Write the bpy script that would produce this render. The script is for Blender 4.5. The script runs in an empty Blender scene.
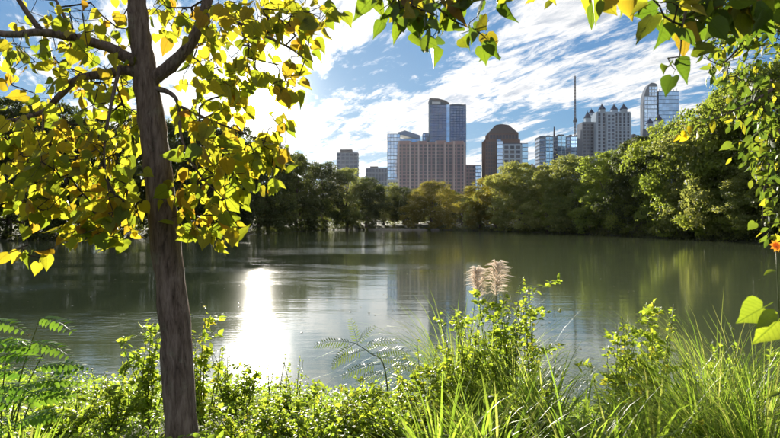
import bpy, math, random
import numpy as np
from mathutils import Vector, Matrix, Quaternion

sc = bpy.context.scene
C = sc.collection
RAD = math.radians

# ------------------------------------------------------------------ camera
CAM_H = 3.2
F = 612.0                       # focal length in photo pixels (780 wide)
HZ = 221.0                      # row of the horizon
def at(px, py, Y):              # a photo direction at a real distance Y
    return Vector(((px - 390) / F * Y, Y, CAM_H - (py - HZ) / F * Y))
cd = bpy.data.cameras.new('camera')
cam = bpy.data.objects.new('camera', cd); C.objects.link(cam)
cam.location = (0, 0, CAM_H)
cam.rotation_euler = (RAD(90) + math.atan(2 / F), 0, 0)
cd.sensor_width = 36; cd.lens = 36 * F / 780
cd.clip_start = 0.05; cd.clip_end = 8000
cd.dof.use_dof = True; cd.dof.focus_distance = 14; cd.dof.aperture_fstop = 7
sc.camera = cam

# ------------------------------------------------------------------ sun and sky
SUN = Vector(((258 - 390) / F, 1, (HZ - 95) / F)).normalized()
sun_el = math.asin(SUN.z); sun_az = math.atan2(SUN.x, SUN.y)
ld = bpy.data.lights.new('sun', 'SUN'); ld.energy = 5.0; ld.angle = RAD(0.53); ld.color = (1.0, 0.93, 0.80)
sun = bpy.data.objects.new('sun', ld); C.objects.link(sun)
sun.rotation_euler = SUN.to_track_quat('Z', 'Y').to_euler(); sun.location = (0, 0, 250)

world = bpy.data.worlds.new('World'); sc.world = world; world.use_nodes = True
wt = world.node_tree; wt.nodes.clear()
def node(t, kind, **kw):
    n = t.nodes.new(kind)
    for k, v in kw.items():
        if k == 'op': n.operation = v
        else: setattr(n, k, v)
    return n
def mth(t, op, a, b=None, c=None, clamp=False):
    n = t.nodes.new('ShaderNodeMath'); n.operation = op; n.use_clamp = clamp
    for i, v in enumerate((a, b, c)):
        if v is None: continue
        if isinstance(v, (int, float)): n.inputs[i].default_value = v
        else: t.links.new(v, n.inputs[i])
    return n.outputs[0]
def mixc(t, fac, a, b, blend='MIX'):
    n = t.nodes.new('ShaderNodeMix'); n.data_type = 'RGBA'; n.blend_type = blend
    for sock, v in ((n.inputs[0], fac), (n.inputs[6], a), (n.inputs[7], b)):
        if isinstance(v, (int, float)): sock.default_value = v
        elif isinstance(v, tuple): sock.default_value = v if len(v) == 4 else v + (1,)
        else: t.links.new(v, sock)
    return n.outputs[2]
def ramp(t, fac, stops):
    n = t.nodes.new('ShaderNodeValToRGB')
    e = n.color_ramp.elements
    while len(e) < len(stops): e.new(0.5)
    for el, (p, c) in zip(e, stops):
        el.position = p; el.color = (c + (1,)) if isinstance(c, tuple) else (c, c, c, 1)
    t.links.new(fac, n.inputs[0])
    return n.outputs[0]
def noise(t, vec, scale, detail=4, rough=0.55, dist=0.0, lac=2.0):
    n = t.nodes.new('ShaderNodeTexNoise')
    n.inputs['Scale'].default_value = scale; n.inputs['Detail'].default_value = detail
    n.inputs['Roughness'].default_value = rough; n.inputs['Distortion'].default_value = dist
    n.inputs['Lacunarity'].default_value = lac
    if vec is not None: t.links.new(vec, n.inputs['Vector'])
    return n.outputs['Fac']
SKY_STRENGTH = 0.055
sky = node(wt, 'ShaderNodeTexSky'); sky.sky_type = 'NISHITA'; sky.sun_disc = False
sky.sun_elevation = sun_el; sky.sun_rotation = sun_az
sky.altitude = 300; sky.air_density = 1.0; sky.dust_density = 0.25; sky.ozone_density = 2.5
tc = node(wt, 'ShaderNodeTexCoord')
sp = node(wt, 'ShaderNodeSeparateXYZ'); wt.links.new(tc.outputs['Generated'], sp.inputs[0])
zz = mth(wt, 'ADD', mth(wt, 'MAXIMUM', sp.outputs[2], 0.0), 0.07)
cu = mth(wt, 'DIVIDE', sp.outputs[0], zz); cv = mth(wt, 'DIVIDE', sp.outputs[1], zz)
cmb = node(wt, 'ShaderNodeCombineXYZ'); wt.links.new(mth(wt, 'ADD', cu, mth(wt, 'MULTIPLY', cv, 0.32)), cmb.inputs[0]); wt.links.new(cv, cmb.inputs[1])
mp = node(wt, 'ShaderNodeMapping'); mp.vector_type = 'POINT'
mp.inputs['Rotation'].default_value = (0, 0, 0); mp.inputs['Scale'].default_value = (1.15, 0.5, 1)
mp.inputs['Location'].default_value = (2.3, 0.4, 0)
wt.links.new(cmb.outputs[0], mp.inputs[0])
n_big = noise(wt, mp.outputs[0], 0.85, 3, 0.5, 0.4)
n_mid = noise(wt, mp.outputs[0], 2.4, 9, 0.66, 0.45)
n_cell = noise(wt, mp.outputs[0], 10.0, 6, 0.65, 0.5)
dens = mth(wt, 'ADD', mth(wt, 'MULTIPLY', n_big, 0.85), mth(wt, 'ADD', mth(wt, 'MULTIPLY', n_mid, 0.85), mth(wt, 'MULTIPLY', n_cell, 0.38)))
cover = ramp(wt, dens, [(0.90, 0.0), (0.985, 0.55), (1.0, 0.62)]) if False else None
mr = node(wt, 'ShaderNodeMapRange'); mr.interpolation_type = 'SMOOTHSTEP'
mr.inputs['From Min'].default_value = 0.955; mr.inputs['From Max'].default_value = 1.10
wt.links.new(dens, mr.inputs['Value'])
cover = mr.outputs[0]
thick = node(wt, 'ShaderNodeMapRange'); thick.interpolation_type = 'SMOOTHSTEP'
thick.inputs['From Min'].default_value = 1.08; thick.inputs['From Max'].default_value = 1.26
wt.links.new(dens, thick.inputs['Value'])
dt = node(wt, 'ShaderNodeVectorMath', operation='DOT_PRODUCT')
wt.links.new(tc.outputs['Generated'], dt.inputs[0]); dt.inputs[1].default_value = SUN
dp = mth(wt, 'MAXIMUM', dt.outputs['Value'], 0.0)
g1 = mth(wt, 'MULTIPLY', mth(wt, 'POWER', dp, 14), 0.12)        # forward scattering of thin cloud towards the sun
g2 = mth(wt, 'MULTIPLY', mth(wt, 'POWER', dp, 420), 0.5)
g3 = mth(wt, 'MULTIPLY', mth(wt, 'POWER', dp, 3000), 14.0)
aure = mth(wt, 'ADD', g2, g3)
cl_b = mth(wt, 'ADD', 0.34, mth(wt, 'ADD', g1, g2))
cl_col = mixc(wt, thick.outputs[0], (1.0, 0.995, 0.98), (0.42, 0.49, 0.60))
cl_v = node(wt, 'ShaderNodeVectorMath', operation='SCALE'); wt.links.new(cl_col, cl_v.inputs[0]); wt.links.new(cl_b, cl_v.inputs['Scale'])
sk1 = mixc(wt, 1.0, sky.outputs[0], (0.40, 0.74, 1.30), 'MULTIPLY')
den = node(wt, 'ShaderNodeVectorMath', operation='MULTIPLY_ADD'); wt.links.new(sk1, den.inputs[0]); den.inputs[1].default_value = (0.17, 0.15, 0.13); den.inputs[2].default_value = (1, 1, 1)
dv = node(wt, 'ShaderNodeVectorMath', operation='DIVIDE'); wt.links.new(sk1, dv.inputs[0]); wt.links.new(den.outputs[0], dv.inputs[1])
sky_t = dv.outputs[0]
bg1 = node(wt, 'ShaderNodeBackground'); bg1.inputs[1].default_value = SKY_STRENGTH; wt.links.new(sky_t, bg1.inputs[0])
bg2 = node(wt, 'ShaderNodeBackground'); bg2.inputs[1].default_value = 1.0; wt.links.new(cl_v.outputs[0], bg2.inputs[0])
bg3 = node(wt, 'ShaderNodeBackground'); bg3.inputs[0].default_value = (1.0, 0.94, 0.82, 1); wt.links.new(aure, bg3.inputs[1])
mx = node(wt, 'ShaderNodeMixShader'); wt.links.new(cover, mx.inputs[0]); wt.links.new(bg1.outputs[0], mx.inputs[1]); wt.links.new(bg2.outputs[0], mx.inputs[2])
ad = node(wt, 'ShaderNodeAddShader'); wt.links.new(mx.outputs[0], ad.inputs[0]); wt.links.new(bg3.outputs[0], ad.inputs[1])
wo = node(wt, 'ShaderNodeOutputWorld'); wt.links.new(ad.outputs[0], wo.inputs[0])
world.cycles.sampling_method = 'MANUAL'; world.cycles.sample_map_resolution = 1024

vs = sc.view_settings
sc.display_settings.display_device = 'sRGB'
vs.view_transform = 'Standard'; vs.look = 'None'; vs.gamma = 1.0; vs.use_curve_mapping = False
vs.exposure = 1.55
cy = sc.cycles
cy.use_denoising = True; cy.use_adaptive_sampling = True; cy.adaptive_threshold = 0.02
cy.max_bounces = 6; cy.diffuse_bounces = 3; cy.glossy_bounces = 3; cy.transmission_bounces = 4
cy.volume_bounces = 0; cy.transparent_max_bounces = 4
cy.caustics_reflective = False; cy.caustics_refractive = False
cy.sample_clamp_indirect = 4.0; cy.sample_clamp_direct = 30.0

# ------------------------------------------------------------------ helpers
rng = np.random.default_rng(7)
def link(o): C.objects.link(o); return o
def tag(o, label=None, cat=None, group=None, kind=None):
    for k, v in (('label', label), ('category', cat), ('group', group), ('kind', kind)):
        if v: o[k] = v
    return o
def empty(name, loc, rz=0.0):
    e = bpy.data.objects.new(name, None); e.location = loc; e.rotation_euler = (0, 0, rz); e.empty_display_size = 0.1
    return link(e)
def obj(name, me, parent=None, mat=None, loc=None):
    o = bpy.data.objects.new(name, me)
    if mat is not None and not me.materials: me.materials.append(mat)
    if parent is not None: o.parent = parent
    if loc is not None: o.location = loc
    return link(o)
def tri_mesh(name, V, T, tint=None, smooth=False, mat=None):
    V = np.asarray(V, np.float32); T = np.asarray(T, np.int32)
    me = bpy.data.meshes.new(name)
    me.vertices.add(len(V)); me.vertices.foreach_set('co', V.ravel())
    me.loops.add(T.size); me.loops.foreach_set('vertex_index', T.ravel())
    me.polygons.add(len(T)); me.polygons.foreach_set('loop_start', np.arange(0, T.size, 3, dtype=np.int32))
    if smooth: me.polygons.foreach_set('use_smooth', np.ones(len(T), bool))
    if tint is not None:
        a = me.attributes.new('tint', 'FLOAT', 'POINT'); a.data.foreach_set('value', np.asarray(tint, np.float32))
    me.update(calc_edges=True)
    if mat is not None: me.materials.append(mat)
    return me
class MB:
    def __init__(s): s.v = []; s.f = []
    def quadbox(s, P):
        b = len(s.v); s.v += [tuple(p) for p in P]
        s.f += [tuple(b + i for i in q) for q in ((0,3,2,1),(4,5,6,7),(0,1,5,4),(1,2,6,5),(2,3,7,6),(3,0,4,7))]
    def box(s, x0, x1, y0, y1, z0, z1):
        s.quadbox([(x0,y0,z0),(x1,y0,z0),(x1,y1,z0),(x0,y1,z0),(x0,y0,z1),(x1,y0,z1),(x1,y1,z1),(x0,y1,z1)])
    def frustum(s, p0, z0, p1, z1):
        n = len(p0); b = len(s.v)
        s.v += [(x, y, z0) for x, y in p0] + [(x, y, z1) for x, y in p1]
        s.f.append(tuple(b + i for i in reversed(range(n)))); s.f.append(tuple(b + n + i for i in range(n)))
        for i in range(n): j = (i + 1) % n; s.f.append((b+i, b+j, b+n+j, b+n+i))
    def prism_xz(s, prof, y0, y1):          # profile in x,z extruded along y
        n = len(prof); b = len(s.v)
        s.v += [(x, y0, z) for x, z in prof] + [(x, y1, z) for x, z in prof]
        s.f.append(tuple(b + i for i in range(n))); s.f.append(tuple(b + n + i for i in reversed(range(n))))
        for i in range(n): j = (i + 1) % n; s.f.append((b+j, b+i, b+n+i, b+n+j))
    def mesh(s, name, mat):
        me = bpy.data.meshes.new(name); me.from_pydata(s.v, [], s.f); me.update()
        if mat is not None: me.materials.append(mat)
        return me
    def build(s, name, mat, parent=None, loc=None): return obj(name, s.mesh(name, mat), parent, None, loc)
def unit(v):
    return v / np.maximum(np.linalg.norm(v, axis=-1, keepdims=True), 1e-9)
def frames(tip, nrm):                       # rotation matrices with y = tip, z ~ nrm
    y = unit(tip); x = unit(np.cross(y, nrm)); z = np.cross(x, y)
    return np.stack([x, y, z], axis=-1)
def batch(tv, tt, R, S, P, tint=None):      # n copies of a template as one triangle soup
    tv = np.asarray(tv, float); tt = np.asarray(tt); n = len(P); k = len(tv)
    V = np.einsum('nij,kj->nki', R, tv) * np.asarray(S).reshape(n, 1, 1) + P[:, None, :]
    T = (tt[None] + (np.arange(n) * k)[:, None, None]).reshape(-1, 3)
    return V.reshape(-1, 3), T, (None if tint is None else np.repeat(tint, k))
def spline(pts, rad, sub=5):
    P = [np.array(p, float) for p in pts]; out = []; rr = []
    for i in range(len(P) - 1):
        p0 = P[i-1] if i else 2*P[0]-P[1]; p1 = P[i]; p2 = P[i+1]; p3 = P[i+2] if i+2 < len(P) else 2*P[-1]-P[-2]
        for k in range(sub):
            t = k / sub
            out.append(0.5*((2*p1)+(-p0+p2)*t+(2*p0-5*p1+4*p2-p3)*t*t+(-p0+3*p1-3*p2+p3)*t**3)); rr.append(rad[i]*(1-t)+rad[i+1]*t)
    out.append(P[-1]); rr.append(rad[-1])
    return np.array(out), np.array(rr)
def tube_arrays(pts, rad, sides=8, wob=0.0, rs=None):
    n = len(pts); d = unit(np.gradient(pts, axis=0)); ref = np.array([0.13, 0.97, 0.21]) if abs(d[0][2]) > 0.7 else np.array([0.1, 0.15, 1.0])
    x = unit(np.cross(np.tile(ref, (n, 1)), d)); y = np.cross(d, x)
    a = np.arange(sides) / sides * 2 * math.pi
    r = rad[:, None] * np.ones((1, sides))
    if wob: r = r * (1 + wob * (rs or rng).standard_normal((n, sides)))
    V = pts[:, None] + r[..., None] * (np.cos(a)[None, :, None] * x[:, None] + np.sin(a)[None, :, None] * y[:, None])
    V = V.reshape(-1, 3); T = []
    for i in range(n - 1):
        for k in range(sides):
            k2 = (k + 1) % sides; a0 = i*sides+k; b0 = i*sides+k2; a1 = a0+sides; b1 = b0+sides
            T += [(a0, b0, b1), (a0, b1, a1)]
    e = len(V); V = np.vstack([V, pts[-1], pts[0]])
    for k in range(sides):
        T.append(((n-1)*sides+k, (n-1)*sides+(k+1) % sides, e)); T.append(((k+1) % sides, k, e+1))
    return V, np.array(T)
def join(parts):
    Vs, Ts, b = [], [], 0
    for V, T in parts: Vs.append(V); Ts.append(np.asarray(T) + b); b += len(V)
    return np.vstack(Vs), np.vstack(Ts)
def edges_tubes(A, B, ra, rb):              # many short 4-sided twigs at once
    n = len(A); d = unit(B - A); ref = np.where(np.abs(d[:, 2:3]) > 0.8, np.array([[1.0, 0.1, 0]]), np.array([[0.1, 0, 1.0]]))
    x = unit(np.cross(ref, d)); y = np.cross(d, x)
    V = np.zeros((n, 8, 3))
    for k, (c, s) in enumerate(((1,0),(0,1),(-1,0),(0,-1))):
        o = c*x + s*y; V[:, k] = A + ra[:, None]*o; V[:, 4+k] = B + rb[:, None]*o
    t = []
    for k in range(4): j = (k+1) % 4; t += [(k, j, 4+j), (k, 4+j, 4+k)]
    T = (np.array(t)[None] + (np.arange(n)*8)[:, None, None]).reshape(-1, 3)
    return V.reshape(-1, 3), T

# ------------------------------------------------------------------ materials
def newmat(name):
    m = bpy.data.materials.new(name); m.use_nodes = True; t = m.node_tree; t.nodes.clear()
    return m, t, node(t, 'ShaderNodeOutputMaterial')
def plain(name, col, rough=0.7, metal=0.0, var=0.15, scale=3.0, spec=0.4, bump=0.0, coord='Object'):
    m, t, out = newmat(name)
    p = node(t, 'ShaderNodeBsdfPrincipled'); tcn = node(t, 'ShaderNodeTexCoord')
    f = noise(t, tcn.outputs[coord], scale, 6, 0.6)
    c = mixc(t, f, tuple(x*(1-var*1.6) for x in col), tuple(min(1, x*(1+var*1.6)) for x in col))
    t.links.new(c, p.inputs['Base Color'])
    p.inputs['Roughness'].default_value = rough; p.inputs['Metallic'].default_value = metal; p.inputs['Specular IOR Level'].default_value = spec
    if bump:
        b = node(t, 'ShaderNodeBump'); b.inputs['Strength'].default_value = bump; b.inputs['Distance'].default_value = 0.05
        t.links.new(f, b.inputs['Height']); t.links.new(b.outputs[0], p.inputs['Normal'])
    t.links.new(p.outputs[0], out.inputs[0]); return m
def leafmat(name, stops, tstops, trans=0.45, rough=0.5, spec=0.35, per_object=True, spots=0.0, ow=0.6, veins=0.0):
    m, t, out = newmat(name)
    at_ = node(t, 'ShaderNodeAttribute'); at_.attribute_name = 'tint'
    oi = node(t, 'ShaderNodeObjectInfo')
    if per_object == 'both':
        f = mth(t, 'ADD', mth(t, 'MULTIPLY', at_.outputs['Fac'], 1-ow), mth(t, 'MULTIPLY', oi.outputs['Random'], ow))
    elif per_object: f = oi.outputs['Random']
    else: f = at_.outputs['Fac']
    c = ramp(t, f, stops); ct = ramp(t, f, tstops)
    if spots:
        tcn = node(t, 'ShaderNodeTexCoord')
        s = noise(t, tcn.outputs['Object'], 9.0, 5, 0.65)
        mr_ = node(t, 'ShaderNodeMapRange'); mr_.inputs['From Min'].default_value = 0.60; mr_.inputs['From Max'].default_value = 0.74
        t.links.new(s, mr_.inputs['Value']); sf = mth(t, 'MULTIPLY', mr_.outputs[0], spots)
        c = mixc(t, sf, c, (0.09, 0.035, 0.012)); ct = mixc(t, sf, ct, (0.13, 0.05, 0.01))
    p = node(t, 'ShaderNodeBsdfPrincipled'); p.inputs['Roughness'].default_value = rough; p.inputs['Specular IOR Level'].default_value = spec
    if veins:                               # midrib and side veins of the blade, with fine mottling
        tv = node(t, 'ShaderNodeTexCoord'); sv = node(t, 'ShaderNodeSeparateXYZ'); t.links.new(tv.outputs['Object'], sv.inputs[0])
        ax = mth(t, 'ABSOLUTE', sv.outputs[0])
        fr = mth(t, 'FRACT', mth(t, 'MULTIPLY', mth(t, 'SUBTRACT', sv.outputs[1], mth(t, 'MULTIPLY', ax, 0.9)), 6.5))
        sd_ = mth(t, 'LESS_THAN', mth(t, 'ABSOLUTE', mth(t, 'SUBTRACT', fr, 0.5)), 0.075); md = mth(t, 'LESS_THAN', ax, 0.018)
        vf = mth(t, 'MULTIPLY', mth(t, 'MAXIMUM', mth(t, 'MULTIPLY', sd_, 0.6), md), veins)
        mo = noise(t, tv.outputs['Object'], 5.0, 5, 0.6)
        c = mixc(t, mth(t, 'MULTIPLY', mo, 0.55), c, mixc(t, 1.0, c, (0.45, 0.5, 0.5), 'MULTIPLY')); ct = mixc(t, mth(t, 'MULTIPLY', mo, 0.6), ct, mixc(t, 1.0, ct, (0.45, 0.55, 0.5), 'MULTIPLY'))
        c = mixc(t, vf, c, mixc(t, 1.0, c, (1.9, 1.8, 1.8), 'MULTIPLY')); ct = mixc(t, vf, ct, mixc(t, 1.0, ct, (0.45, 0.5, 0.4), 'MULTIPLY'))
        bpv = node(t, 'ShaderNodeBump'); bpv.inputs['Strength'].default_value = 0.5; bpv.inputs['Distance'].default_value = 0.01; t.links.new(mth(t, 'ADD', vf, mth(t, 'MULTIPLY', mo, 1.5)), bpv.inputs['Height']); t.links.new(bpv.outputs[0], p.inputs['Normal'])
    t.links.new(c, p.inputs['Base Color'])
    tr = node(t, 'ShaderNodeBsdfTranslucent'); t.links.new(ct, tr.inputs[0])
    mxs = node(t, 'ShaderNodeMixShader'); mxs.inputs[0].default_value = trans
    t.links.new(p.outputs[0], mxs.inputs[1]); t.links.new(tr.outputs[0], mxs.inputs[2]); t.links.new(mxs.outputs[0], out.inputs[0])
    return m
M = {}
def barkmat():
    m, t, out = newmat('fissured_bark'); p = node(t, 'ShaderNodeBsdfPrincipled'); tcn = node(t, 'ShaderNodeTexCoord')
    mpn = node(t, 'ShaderNodeMapping'); mpn.inputs['Scale'].default_value = (1, 1, 0.16); t.links.new(tcn.outputs['Object'], mpn.inputs[0])
    a = noise(t, mpn.outputs[0], 55, 5, 0.65, 0.6); b = noise(t, mpn.outputs[0], 16, 4, 0.6, 1.0); l = noise(t, tcn.outputs['Object'], 7, 6, 0.7)
    h = mth(t, 'ADD', mth(t, 'MULTIPLY', a, 0.55), mth(t, 'MULTIPLY', b, 0.6))
    c = ramp(t, h, [(0.40, (0.030, 0.022, 0.018)), (0.55, (0.12, 0.088, 0.075)), (0.72, (0.21, 0.165, 0.145))])
    lf = node(t, 'ShaderNodeMapRange'); lf.inputs['From Min'].default_value = 0.56; lf.inputs['From Max'].default_value = 0.68; t.links.new(l, lf.inputs['Value'])
    c = mixc(t, mth(t, 'MULTIPLY', lf.outputs[0], 0.45), c, (0.20, 0.20, 0.15))
    t.links.new(c, p.inputs['Base Color']); p.inputs['Roughness'].default_value = 0.9; p.inputs['Specular IOR Level'].default_value = 0.2
    bp = node(t, 'ShaderNodeBump'); bp.inputs['Strength'].default_value = 1.0; bp.inputs['Distance'].default_value = 0.02
    t.links.new(h, bp.inputs['Height']); t.links.new(bp.outputs[0], p.inputs['Normal']); t.links.new(p.outputs[0], out.inputs[0]); return m
M['bark'] = barkmat()
M['twig'] = plain('twig_bark', (0.045, 0.034, 0.026), 0.85, var=0.3, scale=20, spec=0.2)
M['stem'] = leafmat('green_stem', [(0, (0.07, 0.10, 0.025)), (1, (0.12, 0.14, 0.03))], [(0, (0.2, 0.26, 0.04)), (1, (0.3, 0.3, 0.05))], 0.25)
M['linden'] = leafmat('linden_leaf', [(0.0, (0.05, 0.075, 0.012)), (0.45, (0.10, 0.11, 0.012)), (0.8, (0.16, 0.12, 0.012)), (1.0, (0.17, 0.08, 0.012))],
                      [(0.0, (0.26, 0.34, 0.02)), (0.3, (0.44, 0.48, 0.026)), (0.7, (0.64, 0.56, 0.03)), (0.92, (0.68, 0.48, 0.028)), (1.0, (0.5, 0.26, 0.02))], 0.56, 0.5, spots=0.3, veins=0.8)
M['linden_s'] = leafmat('linden_leaf_mass', [(0.0, (0.05, 0.075, 0.012)), (0.45, (0.10, 0.11, 0.012)), (0.8, (0.16, 0.12, 0.012)), (1.0, (0.17, 0.08, 0.012))],
                      [(0.0, (0.26, 0.34, 0.02)), (0.3, (0.44, 0.48, 0.026)), (0.7, (0.64, 0.56, 0.03)), (0.92, (0.68, 0.48, 0.028)), (1.0, (0.5, 0.26, 0.02))], 0.56, 0.5, per_object=False)
M['over'] = leafmat('overhang_leaf', [(0.0, (0.05, 0.085, 0.012)), (0.6, (0.085, 0.12, 0.014)), (0.86, (0.15, 0.13, 0.014)), (1.0, (0.15, 0.07, 0.012))],
                    [(0.0, (0.14, 0.24, 0.016)), (0.65, (0.28, 0.38, 0.02)), (0.9, (0.52, 0.44, 0.025)), (1.0, (0.4, 0.2, 0.02))], 0.5, 0.42, spots=0.5, veins=0.8)
M['small'] = leafmat('small_leaf', [(0.0, (0.035, 0.06, 0.012)), (0.7, (0.07, 0.10, 0.014)), (1.0, (0.14, 0.14, 0.014))],
                     [(0.0, (0.12, 0.20, 0.02)), (0.7, (0.28, 0.36, 0.03)), (1.0, (0.6, 0.55, 0.03))], 0.45, 0.55, 0.2)
M['small_s'] = leafmat('small_leaf_mass', [(0.0, (0.035, 0.06, 0.012)), (0.7, (0.07, 0.10, 0.014)), (1.0, (0.14, 0.14, 0.014))],
                     [(0.0, (0.12, 0.20, 0.02)), (0.7, (0.28, 0.36, 0.03)), (1.0, (0.6, 0.55, 0.03))], 0.45, 0.55, 0.2, per_object=False)
M['yellow'] = leafmat('yellow_leaf', [(0, (0.28, 0.22, 0.015)), (1, (0.34, 0.25, 0.015))], [(0, (0.8, 0.66, 0.02)), (1, (0.85, 0.62, 0.02))], 0.55)
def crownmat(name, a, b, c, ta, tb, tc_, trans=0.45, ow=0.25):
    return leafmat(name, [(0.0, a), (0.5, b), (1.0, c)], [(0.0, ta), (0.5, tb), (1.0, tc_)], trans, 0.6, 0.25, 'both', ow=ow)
M['crown_green'] = crownmat('crown_green', (0.070, 0.105, 0.026), (0.115, 0.150, 0.030), (0.16, 0.185, 0.04), (0.28, 0.38, 0.05), (0.40, 0.48, 0.05), (0.56, 0.58, 0.07))
M['crown_olive'] = crownmat('crown_olive', (0.075, 0.108, 0.036), (0.120, 0.152, 0.046), (0.165, 0.185, 0.06), (0.26, 0.35, 0.07), (0.42, 0.43, 0.08), (0.56, 0.54, 0.10))
M['crown_yellow'] = crownmat('crown_yellow', (0.11, 0.105, 0.022), (0.16, 0.145, 0.028), (0.20, 0.17, 0.034), (0.28, 0.25, 0.03), (0.42, 0.37, 0.04), (0.55, 0.44, 0.05))
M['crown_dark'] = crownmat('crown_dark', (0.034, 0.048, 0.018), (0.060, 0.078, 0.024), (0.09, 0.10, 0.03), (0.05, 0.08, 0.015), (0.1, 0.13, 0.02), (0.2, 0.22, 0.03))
M['undergrowth'] = leafmat('undergrowth', [(0.0, (0.03, 0.045, 0.012)), (0.6, (0.07, 0.085, 0.02)), (1.0, (0.12, 0.12, 0.03))], [(0, (0.1, 0.14, 0.02)), (1, (0.34, 0.34, 0.05))], 0.35, per_object=False)
GR = [(0.0, (0.06, 0.11, 0.016)), (0.6, (0.12, 0.18, 0.024)), (1.0, (0.20, 0.20, 0.05))]
GT = [(0.0, (0.32, 0.52, 0.04)), (0.6, (0.52, 0.70, 0.06)), (1.0, (0.72, 0.72, 0.16))]
M['grass'] = leafmat('grass_blade', GR, GT, 0.45, 0.42, 0.4, per_object=False)
M['blade'] = leafmat('strap_blade', GR, GT, 0.45, 0.42, 0.32, per_object=True)
M['cover'] = leafmat('ground_cover_leaf', [(0.0, (0.06, 0.10, 0.018)), (0.7, (0.12, 0.18, 0.026)), (1.0, (0.18, 0.21, 0.05))], [(0, (0.32, 0.50, 0.04)), (0.7, (0.5, 0.68, 0.05)), (1, (0.66, 0.70, 0.12))], 0.46, 0.5, 0.28, per_object=False)
M['shrub'] = leafmat('shrub_leaf', [(0.0, (0.06, 0.10, 0.016)), (1.0, (0.13, 0.18, 0.024))], [(0, (0.36, 0.52, 0.04)), (1, (0.60, 0.68, 0.05))], 0.5, 0.48, 0.3, per_object=False)
M['shrub_y'] = leafmat('yellowing_shrub_leaf', [(0.0, (0.09, 0.14, 0.018)), (0.85, (0.14, 0.19, 0.024)), (1.0, (0.2, 0.18, 0.02))], [(0, (0.42, 0.58, 0.04)), (0.85, (0.58, 0.66, 0.05)), (1, (0.70, 0.58, 0.05))], 0.5, 0.48, 0.3, per_object=False)
M['frond'] = leafmat('frond_leaf', [(0.0, (0.05, 0.08, 0.02)), (1.0, (0.09, 0.12, 0.03))], [(0, (0.18, 0.26, 0.04)), (1, (0.3, 0.36, 0.06))], 0.4, 0.45, 0.35)
M['frond_b'] = leafmat('bright_frond_leaf', [(0.0, (0.055, 0.12, 0.015)), (1.0, (0.09, 0.17, 0.02))], [(0, (0.2, 0.42, 0.03)), (1, (0.34, 0.55, 0.04))], 0.45, 0.4, 0.4)
M['plume'] = leafmat('plume_fibre', [(0.0, (0.85, 0.74, 0.64)), (1.0, (0.93, 0.86, 0.78))], [(0, (0.93, 0.82, 0.72)), (1, (0.96, 0.9, 0.84))], 0.6, 0.7, 0.2, per_object=False)
M['orange'] = leafmat('orange_petal', [(0, (0.75, 0.22, 0.02)), (1, (0.8, 0.28, 0.03))], [(0, (0.85, 0.3, 0.02)), (1, (0.9, 0.4, 0.03))], 0.4)

# ------------------------------------------------------------------ terrain and water
SHORE = np.array([(-55, 11.8), (-24, 11.2), (-8, 12.2), (-3, 11.4), (1, 10.6), (5, 10.2), (9, 10.6), (20, 9.5), (48, 14), (62, 45), (58, 74), (53, 92), (52, 108), (50, 128), (48, 150),
                  (40, 175), (34, 196), (22, 215), (-2, 224), (-22, 216), (-31, 190), (-32, 158), (-38, 132), (-50, 112), (-62, 96), (-80, 70), (-78, 30)], float)
def shore_dist(x, y):                       # signed distance to the lake outline, positive on land
    x = np.asarray(x, float); y = np.asarray(y, float)
    d = np.full(x.shape, 1e9); ins = np.zeros(x.shape, bool)
    n = len(SHORE)
    for i in range(n):
        x0, y0 = SHORE[i]; x1, y1 = SHORE[(i+1) % n]; dx, dy = x1-x0, y1-y0
        t = np.clip(((x-x0)*dx+(y-y0)*dy)/(dx*dx+dy*dy), 0, 1)
        d = np.minimum(d, np.hypot(x-x0-t*dx, y-y0-t*dy))
        c = ((y0 > y) != (y1 > y)) & (x < (x1-x0)*(y-y0)/((y1-y0) if y1 != y0 else 1e-9)+x0)
        ins ^= c
    return np.where(ins, -d, d)
def ground_z(x, y):
    x = np.asarray(x, float); y = np.asarray(y, float)
    d = shore_dist(x, y)
    b = 0.05*np.sin(1.9*x+0.7*y)+0.04*np.sin(2.7*y-1.3*x+1)+0.03*np.sin(5.1*x+2.2*y)
    land = 1.7*np.tanh(0.235*d/1.7) + 0.012*np.clip(d-15, 0, 500) + b*np.clip(d/2, 0, 1)
    return np.where(d > 0, land, np.maximum(0.22*d, -1.8))
def gz(x, y): return float(ground_z(np.array([x]), np.array([y]))[0])
N = 190
u = np.linspace(-1, 1, N)
gx = np.sinh(u*7.2)/np.sinh(7.2)*2200; gy = np.sinh(u*7.2)/np.sinh(7.2)*2200 + 7
X, Y = np.meshgrid(gx, gy); Z = ground_z(X, Y)
V = np.stack([X, Y, Z], -1).reshape(-1, 3)
i = np.arange(N*N).reshape(N, N)
q = np.stack([i[:-1, :-1], i[:-1, 1:], i[1:, 1:], i[1:, :-1]], -1).reshape(-1, 4)
T = np.vstack([q[:, [0, 1, 2]], q[:, [0, 2, 3]]])
def ground_mat():
    m, t, out = newmat('grassy_soil'); p = node(t, 'ShaderNodeBsdfPrincipled'); tcn = node(t, 'ShaderNodeTexCoord')
    a = noise(t, tcn.outputs['Object'], 0.9, 8, 0.6); b = noise(t, tcn.outputs['Object'], 14, 6, 0.7)
    c = ramp(t, mth(t, 'ADD', mth(t, 'MULTIPLY', a, 0.6), mth(t, 'MULTIPLY', b, 0.4)), [(0.3, (0.035, 0.028, 0.015)), (0.5, (0.05, 0.06, 0.018)), (0.7, (0.09, 0.095, 0.03))])
    t.links.new(c, p.inputs['Base Color']); p.inputs['Roughness'].default_value = 0.95
    bp = node(t, 'ShaderNodeBump'); bp.inputs['Strength'].default_value = 0.7; bp.inputs['Distance'].default_value = 0.06
    t.links.new(b, bp.inputs['Height']); t.links.new(bp.outputs[0], p.inputs['Normal']); t.links.new(p.outputs[0], out.inputs[0]); return m
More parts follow.
